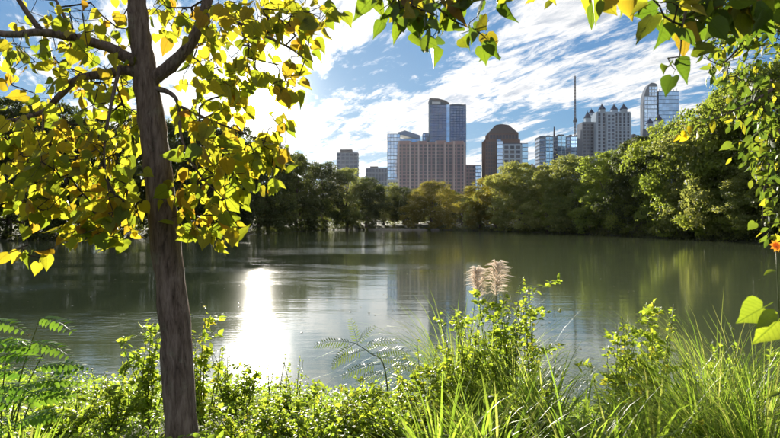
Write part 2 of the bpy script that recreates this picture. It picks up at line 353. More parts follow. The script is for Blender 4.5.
tag(obj('ground', tri_mesh('ground', V, T, smooth=True, mat=ground_mat())), kind='structure')

def water_mat():
    m, t, out = newmat('lake_water'); p = node(t, 'ShaderNodeBsdfPrincipled'); tcn = node(t, 'ShaderNodeTexCoord')
    mpn = node(t, 'ShaderNodeMapping'); mpn.inputs['Scale'].default_value = (0.55, 1.5, 1); t.links.new(tcn.outputs['Object'], mpn.inputs[0])
    a = noise(t, mpn.outputs[0], 2.4, 4, 0.55, 0.3); b = noise(t, mpn.outputs[0], 0.35, 3, 0.5, 0.2)
    wind = noise(t, mpn.outputs[0], 0.07, 4, 0.6, 0.8)
    mrn = node(t, 'ShaderNodeMapRange'); mrn.inputs['From Min'].default_value = 0.50; mrn.inputs['From Max'].default_value = 0.66
    mrn.inputs['To Min'].default_value = 0.5; mrn.inputs['To Max'].default_value = 2.6; t.links.new(wind, mrn.inputs['Value'])
    so = node(t, 'ShaderNodeSeparateXYZ'); t.links.new(tcn.outputs['Object'], so.inputs[0])     # a breeze ruffles the open middle of the lake
    ex = mth(t, 'POWER', mth(t, 'DIVIDE', mth(t, 'ADD', so.outputs[0], 13.0), 17.0), 2.0); ey = mth(t, 'POWER', mth(t, 'DIVIDE', mth(t, 'SUBTRACT', so.outputs[1], 84.0), 62.0), 2.0)
    er = mth(t, 'SUBTRACT', mth(t, 'ADD', 1.0, mth(t, 'MULTIPLY', mth(t, 'SUBTRACT', wind, 0.5), 5.0)), mth(t, 'ADD', ex, ey)); er = mth(t, 'MULTIPLY', mth(t, 'MAXIMUM', mth(t, 'MINIMUM', er, 1.0), 0.0), 5.5)
    ruf = mth(t, 'ADD', mrn.outputs[0], er)
    h = mth(t, 'ADD', mth(t, 'MULTIPLY', mth(t, 'MULTIPLY', a, 0.40), ruf), mth(t, 'ADD', mth(t, 'MULTIPLY', b, 0.8), mth(t, 'MULTIPLY', noise(t, mpn.outputs[0], 8.5, 3, 0.6, 0.4), 0.10)))
    bp = node(t, 'ShaderNodeBump'); bp.inputs['Strength'].default_value = 1.0; bp.inputs['Distance'].default_value = 0.011
    t.links.new(h, bp.inputs['Height']); t.links.new(bp.outputs[0], p.inputs['Normal'])
    murk = noise(t, tcn.outputs['Object'], 0.02, 4, 0.6)
    c = ramp(t, murk, [(0.3, (0.080, 0.100, 0.048)), (0.7, (0.098, 0.116, 0.058))])
    t.links.new(c, p.inputs['Base Color']); p.inputs['IOR'].default_value = 1.56; p.inputs['Specular IOR Level'].default_value = 0.5
    p.inputs['Roughness'].default_value = 0.03; p.inputs['Coat Weight'].default_value = 0.012; p.inputs['Coat Roughness'].default_value = 0.17; p.inputs['Coat IOR'].default_value = 1.33; t.links.new(bp.outputs[0], p.inputs['Coat Normal'])
    t.links.new(p.outputs[0], out.inputs[0]); return m
wv = [(-100, 5, 0), (80, 5, 0), (80, 235, 0), (-100, 235, 0)]
tag(obj('lake_water', tri_mesh('lake_water', wv, [(0, 1, 2), (0, 2, 3)], mat=water_mat())), kind='structure')
# ------------------------------------------------------------------ city buildings beyond the park
def glass(name, col, rough=0.08, metal=0.85, var=0.12):
    m, t, out = newmat(name); p = node(t, 'ShaderNodeBsdfPrincipled'); oi = node(t, 'ShaderNodeObjectInfo')
    c = ramp(t, oi.outputs['Random'], [(0, tuple(x*(1-var*2) for x in col)), (0.7, col), (1, tuple(min(1, x*(1+var*2)) for x in col))])
    t.links.new(c, p.inputs['Base Color']); p.inputs['Metallic'].default_value = metal; p.inputs['Roughness'].default_value = rough
    t.links.new(p.outputs[0], out.inputs[0]); return m
M['g_blue'] = glass('blue_glass', (0.26, 0.42, 0.64)); M['g_dark'] = glass('dark_glass', (0.11, 0.16, 0.24)); M['g_pale'] = glass('pale_glass', (0.48, 0.64, 0.86))
M['g_navy'] = glass('navy_glass', (0.07, 0.125, 0.23)); M['g_teal'] = glass('teal_glass', (0.36, 0.60, 0.80)); M['g_win'] = glass('window_glass', (0.03, 0.045, 0.08), metal=0.45)
M['g_winb'] = glass('bluish_window_glass', (0.06, 0.085, 0.14), metal=0.5)
M['pink'] = plain('pink_brick', (0.27, 0.18, 0.185), 0.8, var=0.12, scale=0.15, spec=0.0); M['pinkpale'] = plain('pale_concrete', (0.46, 0.38, 0.38), 0.8, var=0.1, scale=0.2, spec=0.0)
M['brown'] = plain('brown_granite', (0.125, 0.075, 0.068), 0.6, var=0.12, scale=0.2, spec=0.0); M['slate'] = plain('slate_roof', (0.05, 0.045, 0.055), 0.6, var=0.15, scale=0.3, spec=0.0)
M['bgrey'] = plain('grey_concrete', (0.19, 0.215, 0.26), 0.8, var=0.1, scale=0.2, spec=0.0); M['bdark'] = plain('dark_concrete', (0.08, 0.085, 0.10), 0.7, var=0.1, scale=0.2, spec=0.0)
M['bpale'] = plain('pale_stone', (0.35, 0.42, 0.51), 0.75, var=0.08, scale=0.2, spec=0.0); M['bwhite'] = plain('white_panel', (0.6, 0.63, 0.66), 0.6, var=0.05, scale=0.2, spec=0.0)
M['steel'] = plain('mast_steel', (0.05, 0.04, 0.045), 0.8, 0.0, var=0.2, scale=1, spec=0.0); M['navyroof'] = plain('blue_slate_roof', (0.05, 0.06, 0.10), 0.5, var=0.15, scale=0.4, spec=0.0)
M['navyframe'] = plain('navy_frame', (0.05, 0.08, 0.13), 0.85, 0.0, var=0.1, scale=0.4, spec=0.0)
brnd = random.Random(3)
def building(name, label, pc, Yd, group='towers of the city skyline'):
    s = Yd / F; x = (pc-390)*s; base = gz(x, Yd)
    r = empty(name, (x, Yd, base)); tag(r, label, 'building', group)
    return r, (lambda px: (px-pc)*s), (lambda py: (HZ-py)*s+CAM_H-base)
def facade(r, ox, oy, ang, W, z0, z1, nx, nz, wm, pm=None, bm=None, pw=0.8, bh=1.2, dep=0.5, wname='window', pname='pier', bname='floor_band', tilt=0.0, skip=None, wfrac=1.0):
    ca, sa = math.cos(ang), math.sin(ang); nxv, nyv = sa, -ca
    cw = W/nx; ch = (z1-z0)/nz
    w = MB(); hw = (cw-pw)/2*wfrac; hh = (ch-bh)/2; w.box(-hw, hw, -0.12, 0.12, -hh, hh); wme = w.mesh(wname, wm)
    for a in range(nx):
        for b in range(nz):
            if skip and skip(a, b): continue
            d = (a+0.5)*cw; o = obj(wname, wme, r, loc=(ox+ca*d+nxv*0.16, oy+sa*d+nyv*0.16, z0+(b+0.5)*ch))
            o.rotation_euler = (brnd.gauss(0, tilt), 0, ang+brnd.gauss(0, tilt))
    if pm is not None:
        p = MB(); p.box(-pw/2, pw/2, -dep, -0.02, z0-0.2, z1+0.2); pme = p.mesh(pname, pm)
        for a in range(nx+1):
            d = a*cw; o = obj(pname, pme, r, loc=(ox+ca*d, oy+sa*d, 0)); o.rotation_euler = (0, 0, ang)
    if bm is not None:
        p = MB(); p.box(0.05, W-0.05, -dep*0.8, -0.02, -bh/2, bh/2); bme = p.mesh(bname, bm)
        for b in range(nz+1):
            o = obj(bname, bme, r, loc=(ox, oy, z0+b*ch)); o.rotation_euler = (0, 0, ang)
def body(r, x0, x1, y0, y1, z0, z1, mat, name='wall'):
    m = MB(); m.box(x0, x1, y0, y1, z0, z1); return m.build(name, mat, r)
H = math.pi/2
# grey banded block far left
r, fx, fz = building('apartment_tower', 'grey banded tower standing alone, far left of the skyline', 347, 760)
x0, x1 = fx(337), fx(357.5); body(r, x0, x1, 0, 24, -2, fz(153), M['bgrey'])
body(r, fx(340), fx(352), 3, 18, fz(153), fz(149), M['bdark'], 'penthouse')
facade(r, x0, 0, 0, x1-x0, fz(186), fz(153), 5, 9, M['g_winb'], M['bgrey'], M['bgrey'], 0.9, 1.5, 0.9)
facade(r, x1, 0, H, 24, fz(186), fz(153), 4, 9, M['g_win'], None, M['bgrey'], 0.9, 1.5, 0.9)
# low blocks
r, fx, fz = building('office_block', 'low pale grey block beside the banded tower, just above the trees', 376, 900)
x0, x1 = fx(366), fx(387); body(r, x0, x1, 0, 26, -2, fz(168), M['bgrey']); body(r, fx(370), fx(378), 4, 14, fz(168), fz(166), M['bdark'], 'plant_room')
facade(r, x0, 0, 0, x1-x0, fz(190), fz(168.5), 7, 5, M['g_winb'], M['bgrey'], M['bgrey'], 1.2, 1.6)
r, fx, fz = building('white_annex', 'small white flat-roofed block at the foot of the left glass tower', 392.5, 690)
x0, x1 = fx(387), fx(398); body(r, x0, x1, 0, 14, -2, fz(180), M['bwhite']); facade(r, x0, 0, 0, x1-x0, fz(192), fz(181), 4, 3, M['g_winb'], None, None, 0.9, 1.6); 
m = MB(); m.box(x0-0.4, x1+0.4, -0.4, 14.4, fz(180), fz(180)+0.7); m.build('parapet', M['bwhite'], r)
# left glass tower
r, fx, fz = building('glass_tower', 'blue glass tower with dark slanted top, left of the tallest tower', 404, 860)
x0, xm, x1 = fx(387.5), fx(400), fx(420)
body(r, x0, xm-0.1, 0, 30, -2, fz(134), M['navyframe']); body(r, xm, x1, 2, 34, -2, fz(138.5), M['navyframe'], 'wall')
facade(r, x0, 0, 0, xm-x0, fz(196), fz(134), 4, 17, M['g_pale'], M['navyframe'], M['bgrey'], 0.5, 0.9, 0.3, 'pane', 'mullion', tilt=0.006)
facade(r, xm, 2, 0, x1-xm, fz(196), fz(138.5), 5, 15, M['g_blue'], M['navyframe'], M['navyframe'], 0.5, 0.9, 0.3, 'pane', 'mullion', tilt=0.006)
m = MB(); m.prism_xz([(fx(398), fz(134)+0.05), (x1, fz(138.4)), (x1, fz(135)), (fx(405), fz(130)), (fx(398), fz(132))], 2.2, 30); m.build('slanted_top', M['g_dark'], r)
# tallest tower: two slabs and a light seam
r, fx, fz = building('glass_skyscraper', 'tallest dark blue glass skyscraper of two slabs with curved top', 448, 880)
xa, xb, xc, xd = fx(430), fx(446.3), fx(450), fx(466)
m = MB(); prof = [(xa, -2), (xb, -2), (xb, fz(101.6)), (fx(443), fz(100.3)), (fx(438), fz(99.3)), (xa, fz(99))]; m.prism_xz(prof, 0, 34); m.build('wall', M['navyframe'], r)
m = MB(); m.prism_xz([(xa-0.5, fz(99.1)), (xb+4.5, fz(104)), (xb+4.5, fz(103)), (fx(445), fz(100.2)), (fx(438), fz(98.2)), (xa-0.5, fz(97.9))], -0.6, 33); m.build('curved_roof', M['bdark'], r)
body(r, xb+0.02, xc-0.02, 1.5, 33, -2, fz(104.3), M['g_pale'], 'seam_wall'); body(r, xc, xd, -1, 34, -2, fz(104.5), M['navyframe'])
body(r, fx(452), fx(462), 6, 20, fz(104.5), fz(103.2), M['bdark'], 'plant_room')
facade(r, xa, 0, 0, xb-xa, fz(150), fz(105), 4, 17, M['g_navy'], M['navyframe'], None, 0.4, 0.5, 0.25, 'pane', 'mullion', tilt=0.006)
facade(r, xb+0.1, 1.5, 0, xc-xb-0.2, fz(150), fz(107), 1, 17, M['g_pale'], None, None, 0.3, 0.6, 0.25, 'pane', tilt=0.004)
facade(r, xc, -1, 0, xd-xc, fz(150), fz(106), 5, 17, M['g_navy'], M['navyframe'], None, 0.4, 0.5, 0.25, 'pane', 'mullion', tilt=0.006)
body(r, fx(432), fx(440.5), -0.45, -0.05, fz(104), fz(101.6), M['bpale'], 'pale_panel')  # pale panel standing for the white mark just below the roof
# slim block between
r, fx, fz = building('office_block', 'slim blue block peeking out between the glass towers', 426.5, 930)
x0, x1 = fx(423), fx(430); body(r, x0, x1, 0, 20, -2, fz(133), M['navyframe']); facade(r, x0, 0, 0, x1-x0, fz(160), fz(133.5), 3, 8, M['g_blue'], M['navyframe'], M['navyframe'], 0.6, 0.9, 0.3, 'pane', 'mullion', tilt=0.006)
# wide pink residential block
r, fx, fz = building('apartment_block', 'wide pinkish brick apartment block in front of the tallest tower', 431, 770)
x0, x1 = fx(398), fx(465); body(r, x0, x1, 0, 26, -2, fz(142), M['pink'])
W = x1-x0
facade(r, x0, 0, 0, W, fz(192), fz(144), 16, 14, M['g_win'], M['pink'], M['pink'], 1.5, 1.2, 0.55)
for k, px in enumerate((398.8, 410, 418.5, 427.5, 436, 445, 454, 464.2)):
    body(r, fx(px)-0.9, fx(px)+0.9, -1.3, -0.01, -2, fz(142.5 if k % 2 else 141.2), M['pinkpale'], 'pilaster')
for a, b, t_ in ((399, 411, 140.6), (417, 427, 140.8), (436, 446, 140.3), (452, 464, 140.7)): body(r, fx(a), fx(b), 1, 15, fz(142)-0.03, fz(t_), M['pink'], 'penthouse')
# block at its right
r, fx, fz = building('office_block', 'narrow half brick, half glass block right of the pink apartments', 473, 800)
x0, xm, x1 = fx(466), fx(475), fx(481); body(r, x0, xm-0.02, 0, 22, -2, fz(164.5), M['pink']); body(r, xm, x1, 1, 22, -2, fz(165), M['navyframe'], 'glass_wall')
facade(r, x0, 0, 0, xm-x0, fz(194), fz(165.5), 3, 8, M['g_win'], M['pink'], M['pink'], 1.4, 1.4); facade(r, xm, 1, 0, x1-xm, fz(194), fz(165.5), 2, 8, M['g_pale'], M['navyframe'], M['navyframe'], 0.4, 0.9, 0.3, 'pane', 'mullion', tilt=0.006)
# brown tower with mansard roof
r, fx, fz = building('office_tower', 'brown stone tower with stepped pyramid roof and bluish glass front', 506, 780)
s = 780/F
body(r, fx(486.5), fx(522), 10, 40, -2, fz(138.5), M['brown']); body(r, fx(490), fx(520.5), 12, 38, fz(138.5), fz(132), M['brown'], 'setback')
def rect(x0, x1, y0, y1): return [(x0, y0), (x1, y0), (x1, y1), (x0, y1)]
m = MB(); m.frustum(rect(fx(490)-0.5, fx(520.5)+0.5, 11.5, 38.5), fz(132), rect(fx(498.5), fx(512), 20, 30), fz(122.6)); m.frustum(rect(fx(498.5), fx(512), 20, 30), fz(122.6)+0.01, rect(fx(504), fx(506.5), 24, 26), fz(121)); m.build('pyramid_roof', M['slate'], r)
body(r, fx(497), fx(528), 0, 9.9, -2, fz(143), M['g_winb'], 'glass_front')
facade(r, fx(503.5), 0, 0, fx(521)-fx(503.5), fz(182), fz(145), 3, 8, M['g_win'], M['bpale'], M['bpale'], 2.2, 2.0, 0.6)
facade(r, fx(497), 0, 0, fx(503)-fx(497), fz(182), fz(141), 1, 11, M['g_pale'], None, M['bgrey'], 0.4, 0.8, 0.5, 'pane', tilt=0.006); facade(r, fx(522), 0, 0, fx(528)-fx(522), fz(182), fz(143.5), 1, 10, M['g_teal'], None, M['bgrey'], 0.4, 0.8, 0.5, 'pane', tilt=0.006)
body(r, fx(497), fx(501), 0.2, 9.5, fz(143), fz(139.5), M['g_pale'], 'corner_turret')
facade(r, fx(487), 10, 0, fx(496.5)-fx(487), fz(182), fz(140), 4, 11, M['g_win'], M['brown'], M['brown'], 1.2, 1.6, 0.3); facade(r, fx(491), 12, 0, fx(520)-fx(491), fz(138), fz(133), 9, 1, M['g_win'], M['brown'], None, 1.2, 1.6, 0.3)
# brown stub
r, fx, fz = building('brick_block', 'small tan block just peeking above trees, right of brown tower', 533, 700)
body(r, fx(530.5), fx(535.5), 0, 12, -2, fz(165), M['pinkpale']); facade(r, fx(530.5), 0, 0, fx(535.5)-fx(530.5), fz(184), fz(166), 2, 4, M['g_win'], None, None, 1.0, 2.0); body(r, fx(532), fx(534), 3, 7, fz(165), fz(163.5), M['pinkpale'], 'roof_hut')
# teal slab with mast
r, fx, fz = building('glass_slab', 'flat-topped pale blue glass slab with thin rooftop mast', 560, 800)
x0, x1 = fx(540), fx(580); body(r, x0, x1, 1, 26, -2, fz(136), M['navyframe'])
facade(r, fx(540), 1, 0, fx(545.5)-x0, fz(184), fz(138), 1, 13, M['g_dark'], None, M['bgrey'], 0.5, 1.3, 1.6, 'balcony_door', bname='balcony')
facade(r, fx(546), 1, 0, fx(553.5)-fx(546), fz(184), fz(136.5), 2, 13, M['g_teal'], M['bpale'], None, 0.5, 0.9, 0.4, 'pane', 'mullion', tilt=0.006)
facade(r, fx(554), 1, 0, fx(557.5)-fx(554), fz(184), fz(137), 1, 13, M['g_dark'], None, M['bgrey'], 0.5, 0.9, 0.3)
facade(r, fx(558), 1, 0, fx(566)-fx(558), fz(184), fz(135.5), 2, 13, M['g_teal'], M['bpale'], None, 0.5, 0.9, 0.4, 'pane', 'mullion', tilt=0.006)
facade(r, fx(566.5), 1, 0, fx(570.5)-fx(566.5), fz(184), fz(137), 1, 13, M['g_dark'], None, M['bgrey'], 0.5, 0.9, 0.3)
facade(r, fx(571), 1, 0, fx(580)-fx(571), fz(184), fz(136.5), 2, 13, M['g_pale'], M['bpale'], None, 0.5, 0.9, 0.4, 'pane', 'mullion', tilt=0.006)
facade(r, x0, 26, -H, 25, fz(184), fz(138), 4, 13, M['g_dark'], None, M['bgrey'], 0.5, 1.3, 0.8)
for a, b, t_ in ((548, 551, 134.8), (559, 565, 134), (571, 573, 134.2), (577, 579.5, 134.6)): body(r, fx(a), fx(b), 4, 12, fz(136), fz(t_), M['bdark'], 'roof_hut')
m = MB(); m.frustum([(fx(555.6)-0.9, 6), (fx(555.6)+0.9, 6), (fx(555.6)+0.9, 7.8), (fx(555.6)-0.9, 7.8)], fz(136), [(fx(555.6)-0.5, 6.4), (fx(555.6)+0.5, 6.4), (fx(555.6)+0.5, 7.4), (fx(555.6)-0.5, 7.4)], fz(126)); m.build('rooftop_mast', M['steel'], r)
# lattice mast standing behind
sM = 830/F; xM = (575.2-390)*sM; bM = gz(xM, 830)
r = empty('lattice_mast', (xM, 830, bM)); tag(r, 'very tall thin lattice mast rising behind the pale blue slab', 'mast')
zt = (HZ-76)*sM+CAM_H-bM
hwid = lambda z: 1.35-0.75*z/zt
for sx, sy in ((-1, -1), (1, -1), (1, 1), (-1, 1)):
    m = MB(); a, b = hwid(0), hwid(zt); p = lambda w: [(sx*w-0.22, sy*w-0.22), (sx*w+0.22, sy*w-0.22), (sx*w+0.22, sy*w+0.22), (sx*w-0.22, sy*w+0.22)]
    m.frustum(p(a), 0, p(b), zt); m.build('mast_leg', M['steel'], r)
nb = 46; A, B_ = [], []
for k in range(nb):
    za, zb = zt*k/nb, zt*(k+1)/nb; wa, wb = hwid(za), hwid(zb); q4 = ((-1, -1), (1, -1), (1, 1), (-1, 1))
    for j in range(4):
        c0, c1 = q4[j], q4[(j+1) % 4]; A.append((c0[0]*wa, c0[1]*wa, za)); B_.append((c1[0]*wb, c1[1]*wb, zb))
V_, T_ = edges_tubes(np.array(A), np.array(B_), np.full(len(A), 0.14), np.full(len(A), 0.14))
tag(obj('bracing', tri_mesh('bracing', V_, T_, mat=M['steel']), r), kind='stuff')
zc = (HZ-121)*sM+CAM_H-bM; m = MB(); m.box(-2.2, 2.2, -2.2, 2.2, zc-1.6, zc+1.6); m.box(-1.5, 1.5, -1.5, 1.5, zc+1.65, zc+3.4); m.build('antenna_drum', M['bdark'], r)
m = MB(); m.frustum(rect(-0.15, 0.15, -0.15, 0.15), zt, rect(-0.06, 0.06, -0.06, 0.06), zt+4); m.build('spike', M['steel'], r)
# pale tower with four pointed roofs
r, fx, fz = building('apartment_tower', 'pale stone tower with small dark pointed roofs on its corners', 611, 720)
s = 720/F
x0, x1 = fx(598), fx(632); body(r, x0, x1, 4, 34, -2, fz(111), M['bpale']); body(r, fx(586.5), fx(597.9), 14, 36, -2, fz(120), M['bgrey'], 'side_wing')
body(r, fx(607.5), fx(615.5), 1.2, 3.98, -2, fz(113), M['bpale'], 'front_bay')
def turret(xc, yc, w, zb, ztop):
    m = MB(); m.box(xc-w, xc+w, yc-w, yc+w, zb-40 if False else zb, ztop[0]); o = m.build('turret', M['bpale'], r)
    m = MB(); m.frustum(rect(xc-w-0.5, xc+w+0.5, yc-w-0.5, yc+w+0.5), ztop[0], rect(xc-0.25, xc+0.25, yc-0.25, yc+0.25), ztop[1]); m.build('pointed_roof', M['navyroof'], o)
    m = MB(); m.frustum(rect(xc-0.2, xc+0.2, yc-0.2, yc+0.2), ztop[1]-0.3, rect(xc-0.08, xc+0.08, yc-0.08, yc+0.08), ztop[1]+2.2); m.build('finial', M['navyroof'], o)
turret(fx(603.8), 6.4, 3.1, fz(111), (fz(108.6), fz(103))); turret(fx(625.8), 6.4, 3.3, fz(111), (fz(108.4), fz(102.8))); turret(fx(618.4), 14, 3.3, fz(111), (fz(108), fz(102))); turret(fx(592.5), 18, 3.3, fz(120), (fz(115.5), fz(109)))
turret(fx(599), 27, 2.6, fz(111), (fz(109), fz(105)))
facade(r, fx(598.4), 4, 0, fx(607.3)-fx(598.4), fz(172), fz(112.5), 2, 17, M['g_win'], M['bpale'], M['bpale'], 2.2, 0.9, 0.4, wfrac=0.85)
facade(r, fx(607.6), 1.2, 0, fx(615.4)-fx(607.6), fz(172), fz(114), 2, 16, M['g_winb'], M['bpale'], M['bpale'], 1.6, 1.5, 0.4)
facade(r, fx(615.6), 4, 0, fx(631.7)-fx(615.6), fz(172), fz(112.5), 4, 17, M['g_win'], M['bpale'], M['bpale'], 2.0, 0.9, 0.4, wfrac=0.85)
facade(r, fx(586.7), 14, 0, fx(597.6)-fx(586.7), fz(172), fz(121.5), 3, 15, M['g_win'], M['bgrey'], M['bgrey'], 1.6, 1.5, 0.4)
body(r, x0-0.4, x1+0.4, 3.4, 34.4, fz(129), fz(128), M['bpale'], 'cornice')
r, fx, fz = building('office_block', 'dark low block tucked against the tower with pointed roofs', 636, 760)
body(r, fx(633), fx(639.5), 0, 18, -2, fz(135), M['bdark']); facade(r, fx(633), 0, 0, fx(639.5)-fx(633), fz(165), fz(136), 3, 8, M['g_winb'], M['bdark'], M['bdark'], 0.9, 1.2); body(r, fx(634.5), fx(637), 4, 9, fz(135), fz(133.5), M['bdark'], 'roof_hut')
# glass tower with curved sail at right
r, fx, fz = building('glass_tower', 'bright blue glass tower with curved pale left face, rightmost on skyline', 662, 820)
prof = [(fx(644), -2), (fx(658.6), -2), (fx(658.6), fz(84)), (fx(656), fz(82.3)), (fx(652.5), fz(82)), (fx(649.5), fz(84.5)), (fx(647), fz(89)), (fx(645.2), fz(95)), (fx(644.3), fz(103))]
m = MB(); m.prism_xz(prof, 3, 13); m.build('sail_wall', M['bgrey'], r)
facade(r, fx(645.5), 3, 0, fx(658.2)-fx(645.5), fz(150), fz(96), 4, 13, M['g_pale'], M['bpale'], M['bpale'], 0.7, 1.3, 0.3, 'pane', 'mullion', tilt=0.008)
facade(r, fx(650), 3, 0, fx(658.2)-fx(650), fz(95.4), fz(86), 3, 3, M['g_pale'], None, M['bwhite'], 0.7, 0.9, 0.3, 'pane', tilt=0.008)
body(r, fx(658.8), fx(679), 0, 34, -2, fz(91), M['navyframe']); facade(r, fx(659), 0, 0, fx(679)-fx(659), fz(150), fz(91.5), 6, 15, M['g_blue'], M['g_blue'], None, 0.4, 0.6, 0.25, 'pane', 'mullion', tilt=0.006)
for px in (660, 662.6, 665.2, 668, 671, 674, 677): body(r, fx(px)-0.35, fx(px)+0.35, 0.4, 1.1, fz(91), fz(88.2 if int(px) % 2 else 89), M['bwhite'], 'crown_fin')
r, fx, fz = building('stone_tower', 'small stone tower with two pointed roofs before the rightmost glass tower', 656, 700)
body(r, fx(647), fx(664), 1, 18, -2, fz(128), M['bgrey']); turret(fx(651.2), 4, 2.9, fz(128), (fz(123), fz(117.5))); turret(fx(660), 3.6, 3.6, fz(128), (fz(120.5), fz(113.5)))
facade(r, fx(647), 1, 0, fx(664)-fx(647), fz(158), fz(129), 5, 7, M['g_win'], M['bgrey'], M['bgrey'], 1.6, 1.6, 0.3)
#SECTION3
# ------------------------------------------------------------------ trees round the lake
LEAF4 = (np.array([(0, 0, 0), (0.36, 0.5, 0.10), (0, 1.0, -0.06), (-0.36, 0.5, 0.10)]), np.array([(0, 1, 2), (0, 2, 3)]))
ZS = 2.0
def crown_mesh(seed, nl, nleaf, low=0.06, peak=0.5, lean=0.0, leaf=0.05):
    """big boughs, each carrying a dozen leaf clumps; leaves sit on the outer side of the clumps"""
    g = np.random.default_rng(seed)
    z = low + (0.95-low)*(np.arange(nl)+g.random(nl))/nl
    env = np.clip(1-np.abs((z-peak)/np.where(z > peak, 1.04-peak, peak+0.16))**2.0, 0.03, 1)**0.55
    a = np.arange(nl)*2.39996+g.normal(0, 0.5, nl); rr = env*g.uniform(0.35, 1.0, nl)
    lr = g.uniform(0.20, 0.36, nl)*(0.6+0.5*env)
    B = np.stack([np.cos(a)*np.maximum(rr-lr*0.55, 0)+lean*z, np.sin(a)*np.maximum(rr-lr*0.55, 0), np.minimum(z*ZS, 0.97*ZS-lr*0.5)], -1)
    ns = 13; bi = np.repeat(np.arange(nl), ns); out = unit(B*np.array([1, 1, 0.0])+np.array([0, 0, 0.12]))
    sd = unit(g.standard_normal((len(bi), 3))+0.75*out[bi]+np.array([0, 0, 0.30]))
    S = B[bi]+sd*(lr[bi]*g.uniform(0.7, 1.12, len(bi)))[:, None]*np.array([1, 1, 0.85]); sr = g.uniform(0.055, 0.125, len(bi))*(0.7+0.5*env[bi])
    w = sr**2; si = g.choice(len(bi), nleaf, p=w/w.sum())
    d = unit(g.standard_normal((nleaf, 3))+0.5*sd[si]+np.array([0, 0, 0.35]))
    P = S[si]+d*(sr[si]*g.uniform(0.55, 1.05, nleaf)*np.where(g.random(nleaf) < 0.12, 1.45, 1))[:, None]*np.array([1.15, 1.15, 0.62])
    P[:, 2] = np.maximum(P[:, 2], 0.03)
    nrm = unit(d+0.55*g.standard_normal((nleaf, 3))+np.array([0, 0, 0.25])); tip = unit(np.cross(nrm, g.standard_normal((nleaf, 3)))+np.array([0, 0, -0.35]))
    lt = g.random(nl); st = g.random(len(bi)); tint = np.clip(0.4*lt[bi[si]]+0.3*st[si]+0.3*g.random(nleaf), 0, 1)
    V_, T_, tt = batch(*LEAF4, frames(tip, nrm), leaf*g.uniform(0.6, 1.5, nleaf), P, tint)
    return tri_mesh('crown', V_, T_, tt), B, lr
def trunk_mesh(seed, cent, n=9):
    g = np.random.default_rng(seed); parts = []
    p, r_ = spline([(0, 0, -0.04), (0.02, 0.01, 0.2*ZS), (-0.02, 0.02, 0.5*ZS), (0.01, 0, 0.8*ZS)], [0.062, 0.045, 0.032, 0.01], 4); parts.append(tube_arrays(p, r_, 7))
    for c in cent[g.choice(len(cent), n, replace=False)]:
        z0 = max(0.12*ZS, min(0.6*ZS, c[2]*0.55)); q_ = np.array([0, 0.01, z0])
        p, r_ = spline([q_, q_*0.45+c*0.55+np.array([0, 0, 0.02]), c], [0.024, 0.014, 0.005], 3); parts.append(tube_arrays(p, r_, 5))
    return tri_mesh('trunk', *join(parts), smooth=True, mat=M['bark'])
VAR = []
specs = [(11, 34, 28000, 0.05, 0.42, 0.0, 0.042), (12, 42, 32000, 0.04, 0.38, 0.05, 0.040), (13, 28, 24000, 0.07, 0.46, -0.06, 0.044), (14, 38, 30000, 0.04, 0.45, 0.0, 0.041), (15, 24, 21000, 0.07, 0.46, 0.04, 0.046), (16, 48, 36000, 0.03, 0.35, 0.0, 0.038)]
for sd, nl, nf, low, pk, ln, lf in specs:
    me, cc, lr = crown_mesh(sd, nl, nf, low, pk, ln, lf)
    VAR.append((me, trunk_mesh(sd, cc)))
_cm = {}
def crown_of(v, mk):
    if (v, mk) not in _cm:
        me = VAR[v][0].copy(); me.materials.append(M[mk]); _cm[(v, mk)] = me
    return _cm[(v, mk)]
def bank_tree(px, top, Yd, wpx, mk, v, label, name='broadleaf_tree', depth=1.0, rot=None, group='trees around the lake'):
    while True:
        x = (px-390)/F*Yd
        if shore_dist(np.array([x]), np.array([Yd]))[0] > 1.5: break
        Yd += 2
    b = gz(x, Yd); h = (CAM_H+(HZ-top)/F*Yd-b)*1.04; R_ = wpx*0.62*Yd/F
    r = empty(name, (x, Yd, b-0.05), (px*1.7+Yd) % 6.28 if rot is None else rot); r.scale = (R_, R_*depth, h/ZS); tag(r, label, 'tree', group)
    obj('crown', crown_of(v, mk), r); obj('trunk', VAR[v][1], r); return r
G_, O_, Y_, D_ = 'crown_green', 'crown_olive', 'crown_yellow', 'crown_dark'
